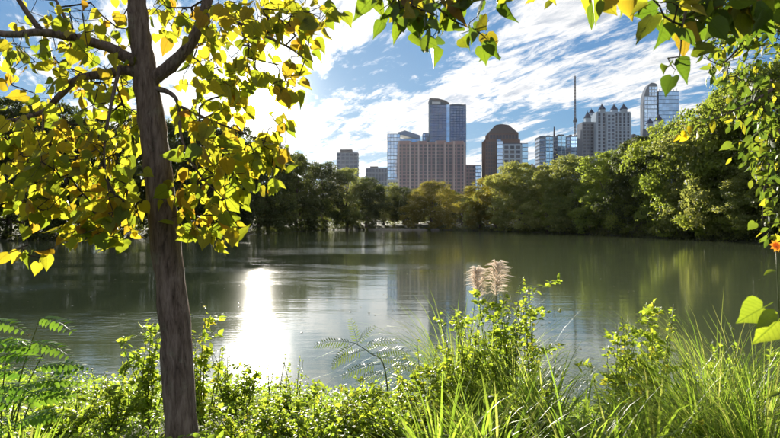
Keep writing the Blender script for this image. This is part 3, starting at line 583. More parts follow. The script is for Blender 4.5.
trees = [
 # right bank, near to far
 (800, 60, 92, 140, G_, 1, 'tall green tree on the right bank, cut by the frame edge behind the hanging leaves'),
 (756, 78, 98, 116, G_, 5, 'tallest round green tree inside the frame on the right bank'),
 (718, 101, 104, 96, O_, 1, 'broad olive green tree on right bank, below and right of rightmost glass tower'),
 (765, 168, 88, 70, O_, 3, 'low bushy tree at the water on the far right, under taller crowns'),
 (722, 172, 98, 72, G_, 0, 'low spreading green tree leaning over water on right bank'),
 (676, 128, 112, 76, G_, 5, 'dense green tree on right bank, just below the small stone tower'),
 (682, 190, 104, 58, O_, 4, 'small pale olive tree hanging over the water edge on right bank'),
 (640, 143, 122, 70, D_, 3, 'dark green tree right of the tower with pointed roofs'),
 (636, 176, 118, 56, G_, 1, 'rounded light green tree at the water below the tower with pointed roofs'),
 (608, 156, 136, 66, G_, 0, 'green tree on right bank, beneath the tower with pointed roofs'),
 (576, 160, 146, 66, O_, 5, 'grey-green tree below the lattice mast'),
 (596, 194, 138, 42, D_, 2, 'short dark tree at water between two rounder crowns below the mast'),
 (547, 168, 154, 60, O_, 1, 'pale grey-green round tree beneath the flat-topped glass slab'),
 (520, 166, 170, 58, O_, 5, 'large olive tree just right of the brown tower'),
 (496, 178, 184, 52, Y_, 0, 'yellowish olive tree below the brown tower'),
 (560, 196, 146, 40, G_, 4, 'small green tree at the waterline below the glass slab'),
 (480, 192, 200, 34, O_, 3, 'smaller olive tree at the end of the right bank'),
 # far end
 (431, 184, 196, 50, Y_, 1, 'round yellow-green tree standing forward on far shore below the pink block'),
 (462, 196, 232, 34, Y_, 4, 'low brownish tree on far shore right of the yellow-green one'),
 (404, 190, 240, 42, D_, 3, 'dark tree on far shore below the left glass tower'),
 (384, 186, 236, 36, O_, 2, 'dull olive tree on far shore below the low grey block'),
 (448, 192, 250, 44, D_, 5, 'dark tree behind the yellow-green tree at the far end'),
 (417, 194, 252, 36, O_, 0, 'small olive tree in the gap left of the yellow-green one'),
 # left bank
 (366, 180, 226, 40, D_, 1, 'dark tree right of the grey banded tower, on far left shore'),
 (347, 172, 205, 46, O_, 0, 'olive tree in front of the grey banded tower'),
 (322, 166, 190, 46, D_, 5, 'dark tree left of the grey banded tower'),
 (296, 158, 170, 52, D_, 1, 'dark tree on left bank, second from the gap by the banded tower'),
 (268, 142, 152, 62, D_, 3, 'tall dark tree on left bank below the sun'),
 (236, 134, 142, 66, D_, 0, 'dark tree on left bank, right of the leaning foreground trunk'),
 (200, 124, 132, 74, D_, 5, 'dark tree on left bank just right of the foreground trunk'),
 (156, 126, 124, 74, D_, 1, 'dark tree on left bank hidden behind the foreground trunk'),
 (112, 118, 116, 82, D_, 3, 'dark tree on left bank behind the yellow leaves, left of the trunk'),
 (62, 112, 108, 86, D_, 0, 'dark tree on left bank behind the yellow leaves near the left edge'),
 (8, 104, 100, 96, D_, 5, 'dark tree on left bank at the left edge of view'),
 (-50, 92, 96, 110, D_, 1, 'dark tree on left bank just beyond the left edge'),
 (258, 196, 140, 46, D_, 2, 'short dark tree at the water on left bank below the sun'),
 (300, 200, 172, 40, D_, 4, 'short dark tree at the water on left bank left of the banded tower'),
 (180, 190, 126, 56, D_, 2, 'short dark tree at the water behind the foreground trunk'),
]
for t_ in trees: bank_tree(*t_)
# undergrowth hugging the waterline
def along(pts, step):
    out = []
    for a, b in zip(pts[:-1], pts[1:]):
        n = max(1, int(np.hypot(*(b-a))/step))
        for k in range(n): out.append(a+(b-a)*k/n)
    return np.array(out)
g = np.random.default_rng(5)
def mass(name, cen, rad, per, leaf, mat, kindlabel=None, zs=0.7):
    n = len(cen); idx = np.repeat(np.arange(n), per)
    d = unit(g.standard_normal((len(idx), 3))+np.array([0, 0, 0.3]))
    P = cen[idx]+d*(rad[idx]*g.uniform(0.5, 1.08, len(idx)))[:, None]*np.array([1, 1, zs])
    nrm = unit(d+0.8*g.standard_normal(d.shape)); tip = unit(np.cross(nrm, g.standard_normal(d.shape)))
    V_, T_, tt = batch(*LEAF4, frames(tip, nrm), leaf*g.uniform(0.6, 1.5, len(idx)), P, np.clip(0.6*g.random(n)[idx]+0.4*g.random(len(idx)), 0, 1))
    o = obj(name, tri_mesh(name, V_, T_, tt, mat=mat)); tag(o, kind='stuff'); return o
line = along(np.vstack([SHORE[9:]]), 1.6)
pts = []
for p in line:
    for k in range(2):
        o = g.uniform(-0.6, 3.5); ang = math.atan2(p[1]-110, p[0]); q_ = p+np.array([math.cos(ang), math.sin(ang)])*o+g.normal(0, 0.6, 2); pts.append(q_)
pts = np.array(pts); rad = g.uniform(0.5, 1.5, len(pts)); rad *= np.where((pts[:, 1] > 200) & (pts[:, 0] > -10) & (pts[:, 0] < 18), 0.55, 1.15)
cz = ground_z(pts[:, 0], pts[:, 1]); ok = cz > -0.3
mass('bank_undergrowth', np.column_stack([pts, np.maximum(cz, 0)+rad*0.35])[ok], rad[ok], 110, 0.26, M['undergrowth'])
# the wood that closes the view behind the shore trees
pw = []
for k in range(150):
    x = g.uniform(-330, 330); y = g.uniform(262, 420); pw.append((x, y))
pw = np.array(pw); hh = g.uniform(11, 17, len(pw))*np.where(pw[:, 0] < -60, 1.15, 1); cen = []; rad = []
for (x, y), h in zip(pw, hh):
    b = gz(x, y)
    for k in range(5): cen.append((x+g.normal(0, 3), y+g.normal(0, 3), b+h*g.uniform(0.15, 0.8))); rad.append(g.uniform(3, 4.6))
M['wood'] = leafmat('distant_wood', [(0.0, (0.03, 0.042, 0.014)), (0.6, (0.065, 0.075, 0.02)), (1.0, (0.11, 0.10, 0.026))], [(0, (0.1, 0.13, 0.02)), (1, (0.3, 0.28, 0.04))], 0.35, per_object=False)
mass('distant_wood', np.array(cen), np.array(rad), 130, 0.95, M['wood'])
# low wall at the far end of the lake
M['stone'] = plain('pale_wall_stone', (0.42, 0.38, 0.33), 0.85, var=0.25, scale=1.5, bump=0.4)
A0 = np.array([17.5, 218.2]); A1 = np.array([-8, 222.3]); L_ = float(np.hypot(*(A1-A0))); an = math.atan2(*(A0-A1)[::-1])
r = empty('retaining_wall', (A1[0], A1[1], 0), an); tag(r, 'low pale stone wall along the water at the far end of lake', 'wall')
nbk = 12
for k in range(nbk):
    m = MB(); m.box(k*L_/nbk+0.03, (k+1)*L_/nbk-0.03, -0.3, 0.3, -0.6, 0.42); m.build('stone_panel', M['stone'], r)
m = MB(); m.box(-0.1, L_+0.1, -0.38, 0.38, 0.425, 0.55); m.build('coping', M['stone'], r)
#SECTION4
# ------------------------------------------------------------------ near trees with single leaves
def heart_leaf(fold, curl, twist, petiole=0.35, narrow=1.0):
    out = [(0.0, 0.06), (0.16, -0.07), (0.34, -0.03), (0.46, 0.12), (0.49, 0.30), (0.42, 0.52), (0.27, 0.73), (0.11, 0.90), (0.0, 1.10)]
    mid = [0.06, 0.12, 0.20, 0.30, 0.42, 0.56, 0.72, 0.88, 1.10]
    V_ = []; T_ = []
    def zf(x, y): return fold*abs(x)-curl*y*y+twist*x*y+0.09*math.sin(11*y+8*x+curl*9)*abs(x)
    for y in mid: V_.append((0, y, zf(0, y)))
    n = len(mid)
    for sgn in (1, -1):
        b = len(V_)
        for x, y in out: V_.append((sgn*x*narrow, y, zf(x*sgn, y)))
        for k in range(n-1):
            qd = (k, b+k, b+k+1, k+1) if sgn > 0 else (k, k+1, b+k+1, b+k)
            T_ += [(qd[0], qd[1], qd[2]), (qd[0], qd[2], qd[3])]
    b = len(V_); V_ += [(-0.013, -petiole, 0.06), (0.013, -petiole, 0.06), (0.012, 0.07, 0), (-0.012, 0.07, 0)]; T_ += [(b, b+1, b+2), (b, b+2, b+3)]
    V_ = np.array(V_); V_[:, 1] += petiole
    return V_, np.array(T_)
def lance_leaf(fold, curl, petiole=0.12, w=0.21):
    ys = [0, 0.18, 0.4, 0.62, 0.82, 1.0]; ws = [0.0, 0.75, 1.0, 0.8, 0.42, 0.0]
    V_ = [(0, y, -curl*y*y) for y in ys]; T_ = []; n = len(ys)
    for sgn in (1, -1):
        b = len(V_)
        for y, k in zip(ys, ws): V_.append((sgn*k*w, y, fold*k*w-curl*y*y))
        for k in range(n-1):
            qd = (k, b+k, b+k+1, k+1) if sgn > 0 else (k, k+1, b+k+1, b+k)
            T_ += [(qd[0], qd[1], qd[2]), (qd[0], qd[2], qd[3])]
    b = len(V_); V_ += [(-0.012, -petiole, 0.02), (0.012, -petiole, 0.02), (0.012, 0.05, 0), (-0.012, 0.05, 0)]; T_ += [(b, b+1, b+2), (b, b+2, b+3)]
    V_ = np.array(V_, float); V_[:, 1] += petiole
    return V_, np.array(T_)
HEARTS = [heart_leaf(0.25, 0.18, 0.1), heart_leaf(-0.15, 0.30, -0.15, narrow=0.92), heart_leaf(0.5, 0.05, 0.2, narrow=0.85), heart_leaf(0.1, -0.15, -0.2), heart_leaf(0.7, 0.35, 0.0, narrow=0.8), heart_leaf(-0.5, 0.45, 0.3, narrow=0.9), heart_leaf(1.0, 0.2, -0.3, narrow=0.75)]
LANCES = [lance_leaf(0.3, 0.2), lance_leaf(0.6, 0.1), lance_leaf(0.1, 0.35), lance_leaf(-0.3, 0.15)]
def to_px(P): return 390+P[:, 0]/P[:, 1]*F, HZ-(P[:, 2]-CAM_H)/P[:, 1]*F
def grow(nodes, rad0, attract, step, g, sag=0.02):
    pos = [np.array(p) for p in nodes]; par = [-1]*len(pos); tips = []
    arr = np.zeros((len(pos)+len(attract)*8, 3)); arr[:len(pos)] = np.array(pos); n = len(pos)
    par = np.full(len(arr), -1)
    d0 = np.array([np.min(np.linalg.norm(arr[:n]-a, axis=1)) for a in attract])
    for k in np.argsort(d0):
        a = attract[k]; dd = np.linalg.norm(arr[:n]-a, axis=1); j = int(np.argmin(dd)); D = dd[j]
        m = min(7, max(1, int(D/step))); prev = j; p0 = arr[j].copy()
        for s_ in range(1, m+1):
            t = s_/m; p = p0*(1-t)+a*t
            if s_ < m: p = p+g.normal(0, 0.03*D/m+0.003, 3)+np.array([0, 0, 0.10*D*math.sin(math.pi*t)])
            arr[n] = p; par[n] = prev; prev = n; n += 1
        tips.append((k, prev))
    tip = np.zeros(len(attract), int)
    for k, t in tips: tip[k] = t
    return arr[:n], par[:n], tip
def leafy_tree(root, limbs, attract, sizes, templates, mat_o, mat_s, n_obj, seed, step=0.12, r_tip=0.0016, down=0.9, out_c=None, extra_nodes=None, face=0.0, leaf_name='leaf', px_clear=None):
    g = np.random.default_rng(seed); rl = np.array(root.location)
    nodes = []
    for k, (pts, rad) in enumerate(limbs):
        p, r_ = spline(pts, rad, 6)
        V_, T_ = tube_arrays(p-rl, r_, 10 if rad[0] > 0.03 else 7, 0.05 if rad[0] > 0.05 else 0.03, g)
        obj('trunk' if k == 0 else 'limb', tri_mesh('trunk' if k == 0 else 'limb', V_, T_, smooth=True, mat=M['bark']), root)
        nodes += list(p if k else p[int(len(p)*0.62):])
    arr, par, tip = grow(nodes, 0, attract, step, g)
    cnt = np.zeros(len(arr)); cnt[tip] += 1
    for k in range(len(arr)-1, -1, -1):
        if par[k] >= 0: cnt[par[k]] += cnt[k]
    e = np.where(par >= 0)[0]; rr = r_tip*np.maximum(cnt, 1)**0.42
    ra = np.minimum(rr[par[e]], rr[e]*1.6)
    V_, T_ = edges_tubes(arr[par[e]]-rl, arr[e]-rl, ra, rr[e])
    tag(obj('twigs', tri_mesh('twigs', V_, T_, mat=M['twig']), root), kind='stuff')
    P = arr[tip]; n = len(P)
    oc = np.array(out_c if out_c is not None else rl); o = P-oc; o[:, 2] = 0; o = unit(o)
    t = unit(0.45*o+np.array([0, 0, -down])+0.55*g.standard_normal((n, 3)))
    nr = g.standard_normal((n, 3)); nr[:, 2] *= 0.6; nr[:, 1] -= face
    R_ = frames(t, nr)
    px, py = to_px(np.where(P[:, 1:2] > 0.2, P, np.array([[0, 0.2, 99.]])))
    inside = (px > -8) & (px < 788) & (py > -8) & (py < 446) & (P[:, 1] > 0.3)
    score = np.where(inside, sizes/np.maximum(P[:, 1], 0.3), -1)
    order = np.argsort(-score); sel = [k for k in order[:n_obj] if inside[k]]; rest = np.array([k for k in range(n) if k not in set(sel)], int)
    tpl = g.integers(0, len(templates), n)
    mes = [tri_mesh(leaf_name, tv, tt, smooth=True, mat=mat_o) for tv, tt in templates]
    for k in sel:
        ob = bpy.data.objects.new(leaf_name, mes[tpl[k]]); ob.parent = root
        m4 = Matrix([list(R_[k][a]*sizes[k])+[float(P[k][a]-rl[a])] for a in range(3)]+[[0, 0, 0, 1]])
        ob.matrix_local = m4; link(ob)
    if len(rest):
        Vs, Ts, ts, b = [], [], [], 0
        for q_ in range(len(templates)):
            ii = rest[tpl[rest] == q_]
            if not len(ii): continue
            V_, T_, tt = batch(*templates[q_], R_[ii], sizes[ii], P[ii]-rl, g.random(len(ii))); Vs.append(V_); Ts.append(T_+b); ts.append(tt); b += len(V_)
        o_ = obj('foliage', tri_mesh('foliage', np.vstack(Vs), np.vstack(Ts), np.concatenate(ts), smooth=True, mat=mat_s), root); tag(o_, kind='stuff')
    return arr
def cloud(clusters, g):                     # points scattered through ellipsoidal clumps of the crown
    out = []
    for cx, cy_, rx, ry, Y0, Y1, n in clusters:
        d = unit(g.standard_normal((n, 3)))*(g.random((n, 1))**0.42)
        Yd = (Y0+Y1)/2+d[:, 1]*(Y1-Y0)/2
        px = cx+d[:, 0]*rx; py = cy_+d[:, 2]*ry
        out.append(np.column_stack([(px-390)/F*Yd, Yd, CAM_H-(py-HZ)/F*Yd]))
    return np.vstack(out)
g = np.random.default_rng(21)
def L(pts, half): return [at(*p) for p in pts], [h for h in half]
# the leaning foreground tree
bx = at(187, 480, 4.6); root = empty('linden_tree', (bx.x, bx.y, gz(bx.x, bx.y)))
tag(root, 'slender leaning tree with backlit yellow-green heart-shaped leaves on the near bank', 'tree')
limbs = [L([(190, 500, 4.6), (183, 445, 4.6), (177, 350, 4.6), (170, 280, 4.6), (161, 200, 4.6), (153, 130, 4.6), (146, 80, 4.6), (139, 30, 4.6), (136, -10, 4.6), (133, -70, 4.6), (128, -140, 4.65), (124, -210, 4.7)],
           [0.185, 0.122, 0.114, 0.110, 0.106, 0.097, 0.088, 0.075, 0.068, 0.057, 0.043, 0.02]),
         L([(143, 64, 4.6), (128, 58, 4.56), (108, 47, 4.5), (76, 38, 4.4), (40, 32, 4.25), (5, 34, 4.1), (-60, 20, 4.0)], [0.055, 0.046, 0.038, 0.033, 0.028, 0.022, 0.012]),
         L([(42, 32, 4.26), (28, 14, 4.2), (10, -14, 4.15), (-10, -50, 4.1)], [0.022, 0.019, 0.015, 0.008]),
         L([(146, 76, 4.6), (126, 70, 4.6), (104, 74, 4.62), (78, 79, 4.68), (58, 97, 4.72), (40, 113, 4.8), (0, 122, 4.9), (-45, 124, 5.0)], [0.05, 0.040, 0.034, 0.030, 0.025, 0.020, 0.016, 0.008]),
         L([(43, 111, 4.78), (42, 132, 4.75), (30, 150, 4.7), (26, 178, 4.6), (22, 215, 4.5), (28, 245, 4.4)], [0.010, 0.009, 0.007, 0.006, 0.004, 0.003]),
         L([(148, 82, 4.6), (170, 66, 4.6), (190, 44, 4.66), (203, 14, 4.72), (215, -30, 4.8), (228, -100, 4.9)], [0.058, 0.050, 0.044, 0.040, 0.034, 0.018]),
         L([(150, 88, 4.6), (168, 92, 4.55), (178, 104, 4.5), (182, 140, 4.45), (200, 175, 4.45), (225, 200, 4.5)], [0.028, 0.018, 0.014, 0.011, 0.007, 0.004]),
         L([(203, 14, 4.72), (235, 22, 4.55), (265, 36, 4.4), (290, 48, 4.3), (308, 62, 4.2)], [0.022, 0.016, 0.011, 0.007, 0.004]),
         L([(179, 106, 4.5), (210, 120, 4.7), (245, 134, 4.85), (280, 150, 4.95)], [0.012, 0.009, 0.006, 0.003]),
         L([(132, -80, 4.6), (80, -120, 4.3), (15, -150, 3.9), (-60, -170, 3.6)], [0.035, 0.026, 0.017, 0.008]),
         L([(215, -34, 4.8), (260, -70, 4.6), (320, -90, 4.3)], [0.028, 0.018, 0.008]),
         L([(120, 66, 4.58), (112, 100, 4.3), (104, 150, 4.2), (110, 200, 4.2)], [0.016, 0.012, 0.008, 0.004]),
         L([(76, 38, 4.4), (66, 20, 4.8), (50, -10, 5.2), (30, -40, 5.6)], [0.018, 0.014, 0.010, 0.005])]
cl = [(300, 12, 46, 20, 4.0, 4.8, 34), (275, 135, 26, 26, 4.5, 5.2, 22), (60, 40, 90, 48, 3.7, 5.6, 131), (65, 130, 85, 60, 3.8, 5.6, 212), (95, 178, 55, 52, 3.8, 5.2, 131), (22, 168, 42, 58, 3.7, 5.2, 93), (120, 215, 26, 30, 3.9, 4.8, 45), (85, 225, 30, 24, 3.9, 4.6, 32), (40, 205, 26, 26, 4.0, 4.8, 32),
      (212, 100, 42, 45, 4.0, 5.4, 87), (252, 160, 42, 30, 4.4, 5.4, 100), (245, 90, 42, 26, 4.5, 5.3, 54), (205, 160, 34, 40, 4.0, 5.0, 59), (214, 214, 34, 32, 4.1, 4.9, 57), (192, 235, 12, 14, 4.2, 4.6, 9), (180, 200, 14, 30, 4.1, 4.9, 20),
      (265, 18, 62, 26, 3.9, 5.0, 77), (300, 48, 18, 16, 4.0, 4.5, 11), (288, 80, 24, 16, 4.2, 4.8, 17), (205, 35, 40, 40, 4.2, 5.6, 62), (250, 60, 30, 18, 4.3, 5.0, 27),
      (130, 110, 24, 70, 4.8, 5.6, 50), (150, 10, 60, 30, 4.8, 5.8, 50),
      (90, -90, 190, 70, 3.4, 6.0, 187), (230, -60, 130, 50, 3.6, 5.8, 112)]
att = cloud(cl, g)
px, py = to_px(att); att = att[np.hypot(px-258, py-95) > 15]
hang = np.array([at(*p) for p in ((14, 250, 4.35), (22, 248, 4.3), (34, 250, 4.3), (46, 250, 4.35), (56, 246, 4.4), (28, 255, 4.3), (40, 258, 4.35), (68, 238, 4.4), (72, 232, 4.45))])
att = np.vstack([att, hang])
leafy_tree(root, limbs, att, np.clip(g.normal(0.094, 0.022, len(att)), 0.045, 0.15), HEARTS, M['linden'], M['linden_s'], 300, 31, out_c=(bx.x, bx.y, 0), face=0.5)
# the tree overhead whose branch hangs in from above
g = np.random.default_rng(22)
root = empty('overhanging_tree', (3.1, 1.3, gz(3.1, 1.3))); tag(root, 'overhead branch with large green heart-shaped leaves hanging into the top of view', 'tree')
zb = root.location.z
limbs = [([(3.1, 1.3, zb-0.1), (3.05, 1.3, zb+1.2), (2.95, 1.35, zb+2.4), (2.85, 1.4, zb+3.6), (2.8, 1.4, zb+4.8)], [0.15, 0.12, 0.11, 0.09, 0.05]),
         ([(2.93, 1.36, 4.0), (2.4, 1.9, 4.32), (1.8, 2.45, 4.38), (1.0, 2.9, 4.5), (0.35, 3.15, 4.52), (-0.1, 3.3, 4.50)], [0.05, 0.036, 0.028, 0.02, 0.012, 0.005]),
         ([at(432, -20, 3.2), at(434, 2, 3.2), at(452, 19, 3.2), at(466, 26, 3.2), at(480, 33, 3.2), at(490, 42, 3.2)], [0.008, 0.006, 0.005, 0.004, 0.003, 0.002]),
         ([(1.6, 2.58, 4.42), at(700, -12, 2.45), at(684, 20, 2.42), at(681, 48, 2.4), at(679, 60, 2.4)], [0.012, 0.008, 0.005, 0.003, 0.002])]
c_pts = [(384, 18), (376, -6), (398, -6), (404, 16), (401, 6), (424, -6), (417, 12), (418, 26), (417, 38), (428, 44), (436, 32), (438, 16), (446, 2), (459, -4), (468, -8), (487, -6), (500, -8), (513, -10), (463, 24), (459, 34), (470, 22), (480, 40), (487, 34), (490, 46), (498, 40), (478, 16), (489, 20), (551, -12), (410, 24), (392, 2), (380, 10), (396, -4), (412, 4), (430, 20), (408, 10), (442, -6), (452, -4), (476, -6), (425, 30), (474, 30), (484, 26), (388, 8)]
r_pts = [(595, -6), (590, -14), (620, -12), (632, -14), (650, -12), (664, 16), (672, 2), (666, 10), (682, 20), (690, 0), (700, 4), (713, 6), (726, -2), (729, 14), (712, -8), (742, -8), (672, 66), (688, 62), (668, 58), (757, -4), (770, 0), (655, 2), (648, -6), (705, -6), (735, 0), (678, 6), (660, 6), (695, 12), (708, 14), (720, 6), (674, 22), (748, 8), (764, 10), (685, -8), (676, 70)]
att = np.array([at(a, b, g.uniform(3.0, 3.45)) for a, b in c_pts]+[at(a, b, g.uniform(2.3, 2.6)) for a, b in r_pts])
up = cloud([(430, -2, 62, 16, 3.0, 3.5, 34), (505, -12, 60, 14, 3.0, 3.4, 20), (705, 2, 60, 20, 2.3, 3.0, 40), (610, -14, 50, 10, 2.6, 3.0, 14), (755, 6, 36, 24, 2.4, 3.2, 24), (450, -130, 130, 60, 2.8, 3.9, 60), (680, -110, 150, 60, 2.0, 3.0, 70)], g); att = np.vstack([att, up])
leafy_tree(root, limbs, att, np.clip(g.normal(0.102, 0.016, len(att)), 0.06, 0.135), HEARTS, M['over'], M['linden_s'], 190, 33, out_c=(0.8, 5, 0), r_tip=0.0018, face=0.6)
# the small-leaved tree at the right edge
g = np.random.default_rng(23)
tx, ty = 6.6, 7.6
root = empty('small_leaved_tree', (tx, ty, gz(tx, ty))); tag(root, 'drooping branches of small pointed green leaves along the right edge', 'tree')
zb = root.location.z
limbs = [([(tx, ty, zb-0.1), (tx-0.05, ty, zb+1.5), (tx+0.05, ty-0.1, zb+3.2), (tx, ty-0.1, zb+5.2), (tx-0.1, ty, zb+6.5)], [0.17, 0.13, 0.11, 0.08, 0.03]),
         ([(tx, ty-0.05, zb+3.4), at(830, 20, 7.4), at(790, 18, 7.2), at(755, 30, 7.0), at(725, 62, 6.9), at(704, 58, 6.8)], [0.055, 0.04, 0.028, 0.018, 0.009, 0.004]),
         ([(tx, ty-0.05, zb+2.8), at(825, 80, 7.3), at(785, 84, 7.0), at(755, 100, 6.8), at(722, 116, 6.6), at(692, 126, 6.5)], [0.05, 0.035, 0.022, 0.014, 0.008, 0.003]),
         ([at(800, 82, 7.1), at(780, 130, 7.0), at(766, 180, 6.9), at(762, 225, 6.8)], [0.022, 0.015, 0.009, 0.004]),
         ([at(812, 19, 7.3), at(780, -10, 7.5), at(735, -20, 7.7), at(700, -18, 7.8)], [0.028, 0.02, 0.013, 0.005])]
cl = [(768, 22, 32, 36, 6.4, 8.2, 160), (738, 38, 30, 26, 6.3, 7.8, 80), (716, 62, 22, 20, 6.4, 7.3, 26), (750, 76, 34, 22, 6.3, 7.6, 60), (770, 112, 24, 34, 6.3, 7.6, 80), (738, 112, 32, 16, 6.2, 7.2, 44), (768, 165, 18, 36, 6.4, 7.4, 66), (752, 150, 24, 20, 6.4, 7.2, 30), (770, 218, 13, 24, 6.5, 7.2, 24), (740, 6, 44, 18, 6.8, 8.2, 50), (708, 112, 16, 12, 6.3, 6.8, 8),
      (840, 60, 60, 110, 6.0, 9.0, 160), (800, -60, 110, 50, 6.4, 9.0, 120)]
att = cloud(cl, g)
leafy_tree(root, limbs, att, np.clip(g.normal(0.115, 0.02, len(att)), 0.06, 0.17), LANCES+[HEARTS[0]], M['small'], M['small_s'], 300, 35, out_c=(tx, ty, 0), r_tip=0.0018, face=0.4)
yl = [tri_mesh('yellow_leaf', *HEARTS[k], smooth=True, mat=M['yellow']) for k in (0, 2)]
for k, (a, b) in enumerate(((692, 124), (684, 128), (697, 130), (679, 132), (688, 133))):
    o = obj('yellow_leaf', yl[k % 2], root); p = at(a, b, 6.45)-root.location; o.location = p; o.rotation_euler = (-g.uniform(1.2, 1.9), g.normal(0, 0.4), g.normal(0, 0.8)); o.scale = (0.085,)*3
#SECTION5
# ------------------------------------------------------------------ plants on the near bank
def blade_arrays(n, h, width, spread, droop, g, curl=1.0, segs=6, base_r=0.08):
    """n arching blades rooted round the origin; returns list of (V,T)"""
    res = []
    for k in range(n):
        a = g.uniform(0, 2*math.pi); ln = h*g.uniform(0.65, 1.15); th = abs(g.normal(0, spread))+0.05
        d = np.array([math.cos(a), math.sin(a)]); b = d*base_r*math.sqrt(g.random())
        p = np.array([b[0], b[1], -0.03]); ang = th; pts = [p.copy()]
        dr = droop*g.uniform(0.5, 1.5)/segs
        for s_ in range(segs):
            p = p+np.array([d[0]*math.sin(ang), d[1]*math.sin(ang), math.cos(ang)])*ln/segs; pts.append(p.copy()); ang += dr*(0.5+s_/segs*1.3)
        side = np.array([-d[1], d[0], 0]); ww = width*g.uniform(0.7, 1.2)
        V_, T_ = [], []
        for s_, p in enumerate(pts):
            t = s_/segs; w = ww*(0.55+0.45*min(1, t*4))*(1-t**2.2)**0.8 + 0.0004
            V_ += [p-side*w, p+d[0]*0+np.array([0, 0, -w*0.35]), p+side*w]
            if s_: b0 = (s_-1)*3; T_ += [(b0, b0+1, b0+4), (b0, b0+4, b0+3), (b0+1, b0+2, b0+5), (b0+1, b0+5, b0+4)]
        res.append((np.array(V_), np.array(T_)))
    return res
def spot(px, Yd): x = (px-390)/F*Yd; return x, Yd, gz(x, Yd)
def grass_clump(px, Yd, n, h, width, spread, droop, label, seed, name='grass_clump', cat='grass', base_r=0.12):
    h *= 1.2; n = int(n*1.5); g = np.random.default_rng(seed); bl = blade_arrays(n, h, width, spread, droop, g, base_r=base_r)
    V_, T_ = join(bl); tint = np.repeat(g.random(n), [len(b[0]) for b in bl])
    r = empty(name, spot(px, Yd)); tag(r, label, cat, 'grass clumps on the near bank')
    tag(obj('blades', tri_mesh('blades', V_, T_, tint, smooth=True, mat=M['grass']), r), kind='stuff'); return r
def strap_clump(px, Yd, n, h, width, spread, droop, label, seed, base_r=0.1):
    h *= 1.15; n = int(n*1.3); g = np.random.default_rng(seed); r = empty('strap_leaved_plant', spot(px, Yd)); tag(r, label, 'plant', 'strap-leaved plants on the near bank')
    for V_, T_ in blade_arrays(n, h, width, spread, droop, g, base_r=base_r): obj('blade', tri_mesh('blade', V_, T_, smooth=True, mat=M['blade']), r)
    return r
OVAL = lance_leaf(0.25, 0.15, 0.12, 0.30)
def shrub(px, Yd, h, spread, nst, leaf, per, label, seed, mat='shrub', name='leafy_shrub', lean=(0, 0), side=2, cat='shrub'):
    h *= 1.22; leaf *= 1.25; per = int(per*1.5); nst = int(nst*1.3)
    g = np.random.default_rng(seed); r = empty(name, spot(px, Yd)); tag(r, label, cat, 'shrubs on the near bank')
    LP, LT, LN, LS = [], [], [], []
    for k in range(nst):
        a = g.uniform(0, 2*math.pi); hh = h*g.uniform(0.6, 1.08); sp_ = spread*math.sqrt(g.random())
        e = np.array([math.cos(a)*sp_+lean[0]*hh, math.sin(a)*sp_*0.8+lean[1]*hh, hh]); b = e*np.array([0.15, 0.15, 0])+np.array([0, 0, -0.04])
        m1 = b*0.6+e*0.4+np.array([g.normal(0, 0.04), g.normal(0, 0.04), 0.06]); pts, rr = spline([b, m1, e], [0.008, 0.006, 0.002], 7)
        obj('stem', tri_mesh('stem', *tube_arrays(pts, rr, 5), smooth=True, mat=M['stem']), r)
        for q_ in range(side):                  # side shoots carry leaves too
            i0 = g.integers(4, len(pts)-1); sd = unit(np.array([g.normal(), g.normal(), 0.7])); ln = hh*g.uniform(0.15, 0.35)
            tt = np.linspace(0, 1, 5)[:, None]; sh = pts[i0]+sd*ln*tt+np.array([0, 0, -0.25*ln])*tt**2
            LP_, n_ = sh, int(per*0.45)
            for t in g.random(n_): j = t*(len(sh)-1); i_ = int(j); LP.append(sh[i_]*(1-j+i_)+sh[min(i_+1, len(sh)-1)]*(j-i_)); LT.append(sd*0.5); LS.append(leaf*g.uniform(0.6, 1.2))
        for t in 0.15+0.85*g.random(per)**0.8:
            j = t*(len(pts)-1); i_ = int(j); LP.append(pts[i_]*(1-j+i_)+pts[min(i_+1, len(pts)-1)]*(j-i_)); LT.append(np.zeros(3)); LS.append(leaf*g.uniform(0.6, 1.2)*(1.15-0.5*t))
    n = len(LP); t = unit(np.array(LT)+g.standard_normal((n, 3))*np.array([1, 1, 0.5])+np.array([0, 0, 0.1])); nr = unit(np.array([0, 0, 1.0])+0.55*g.standard_normal((n, 3)))
    V_, T_, tn = batch(*OVAL, frames(t, nr), np.array(LS), np.array(LP), g.random(n))
    tag(obj('foliage', tri_mesh('foliage', V_, T_, tn, smooth=True, mat=M[mat]), r), kind='stuff'); return r
def frond_mesh(length, pairs, ll, lw, g, droop=0.5, mat=None):
    pts = np.array([(0, length*t, 0.10*length*math.sin(t*2.2)-droop*length*t*t*0.6) for t in np.linspace(0, 1, 12)]); parts = [tube_arrays(pts, np.linspace(0.0035, 0.0012, 12)*(length/0.4), 4)]
    for k in range(pairs):
        t = 0.16+0.84*k/(pairs-1); j = t*11; i_ = min(int(j), 10); p = pts[i_]*(1-j+i_)+pts[i_+1]*(j-i_); s_ = ll*math.sin(math.pi*(0.16+0.74*t))**0.6
        for sg in (1, -1):
            d = unit(np.array([sg*1.0, 0.38, -0.18+g.normal(0, 0.08)])); R_ = frames(d[None], unit(np.array([[0, -0.05, 1.0]])+0.15*g.standard_normal((1, 3))))
            V_, T_, _ = batch(*lance_leaf(0.2, 0.12, 0.05, lw), R_, [s_], p[None]); parts.append((V_, T_))
    return tri_mesh('frond', *join(parts), smooth=True, mat=mat)
def place(o, p, d, up):                     # orient a frond: y along d, z near up
    R_ = frames(np.array([d], float), np.array([up], float))[0]; o.matrix_local = Matrix([list(R_[a])+[float(p[a])] for a in range(3)]+[[0, 0, 0, 1]])

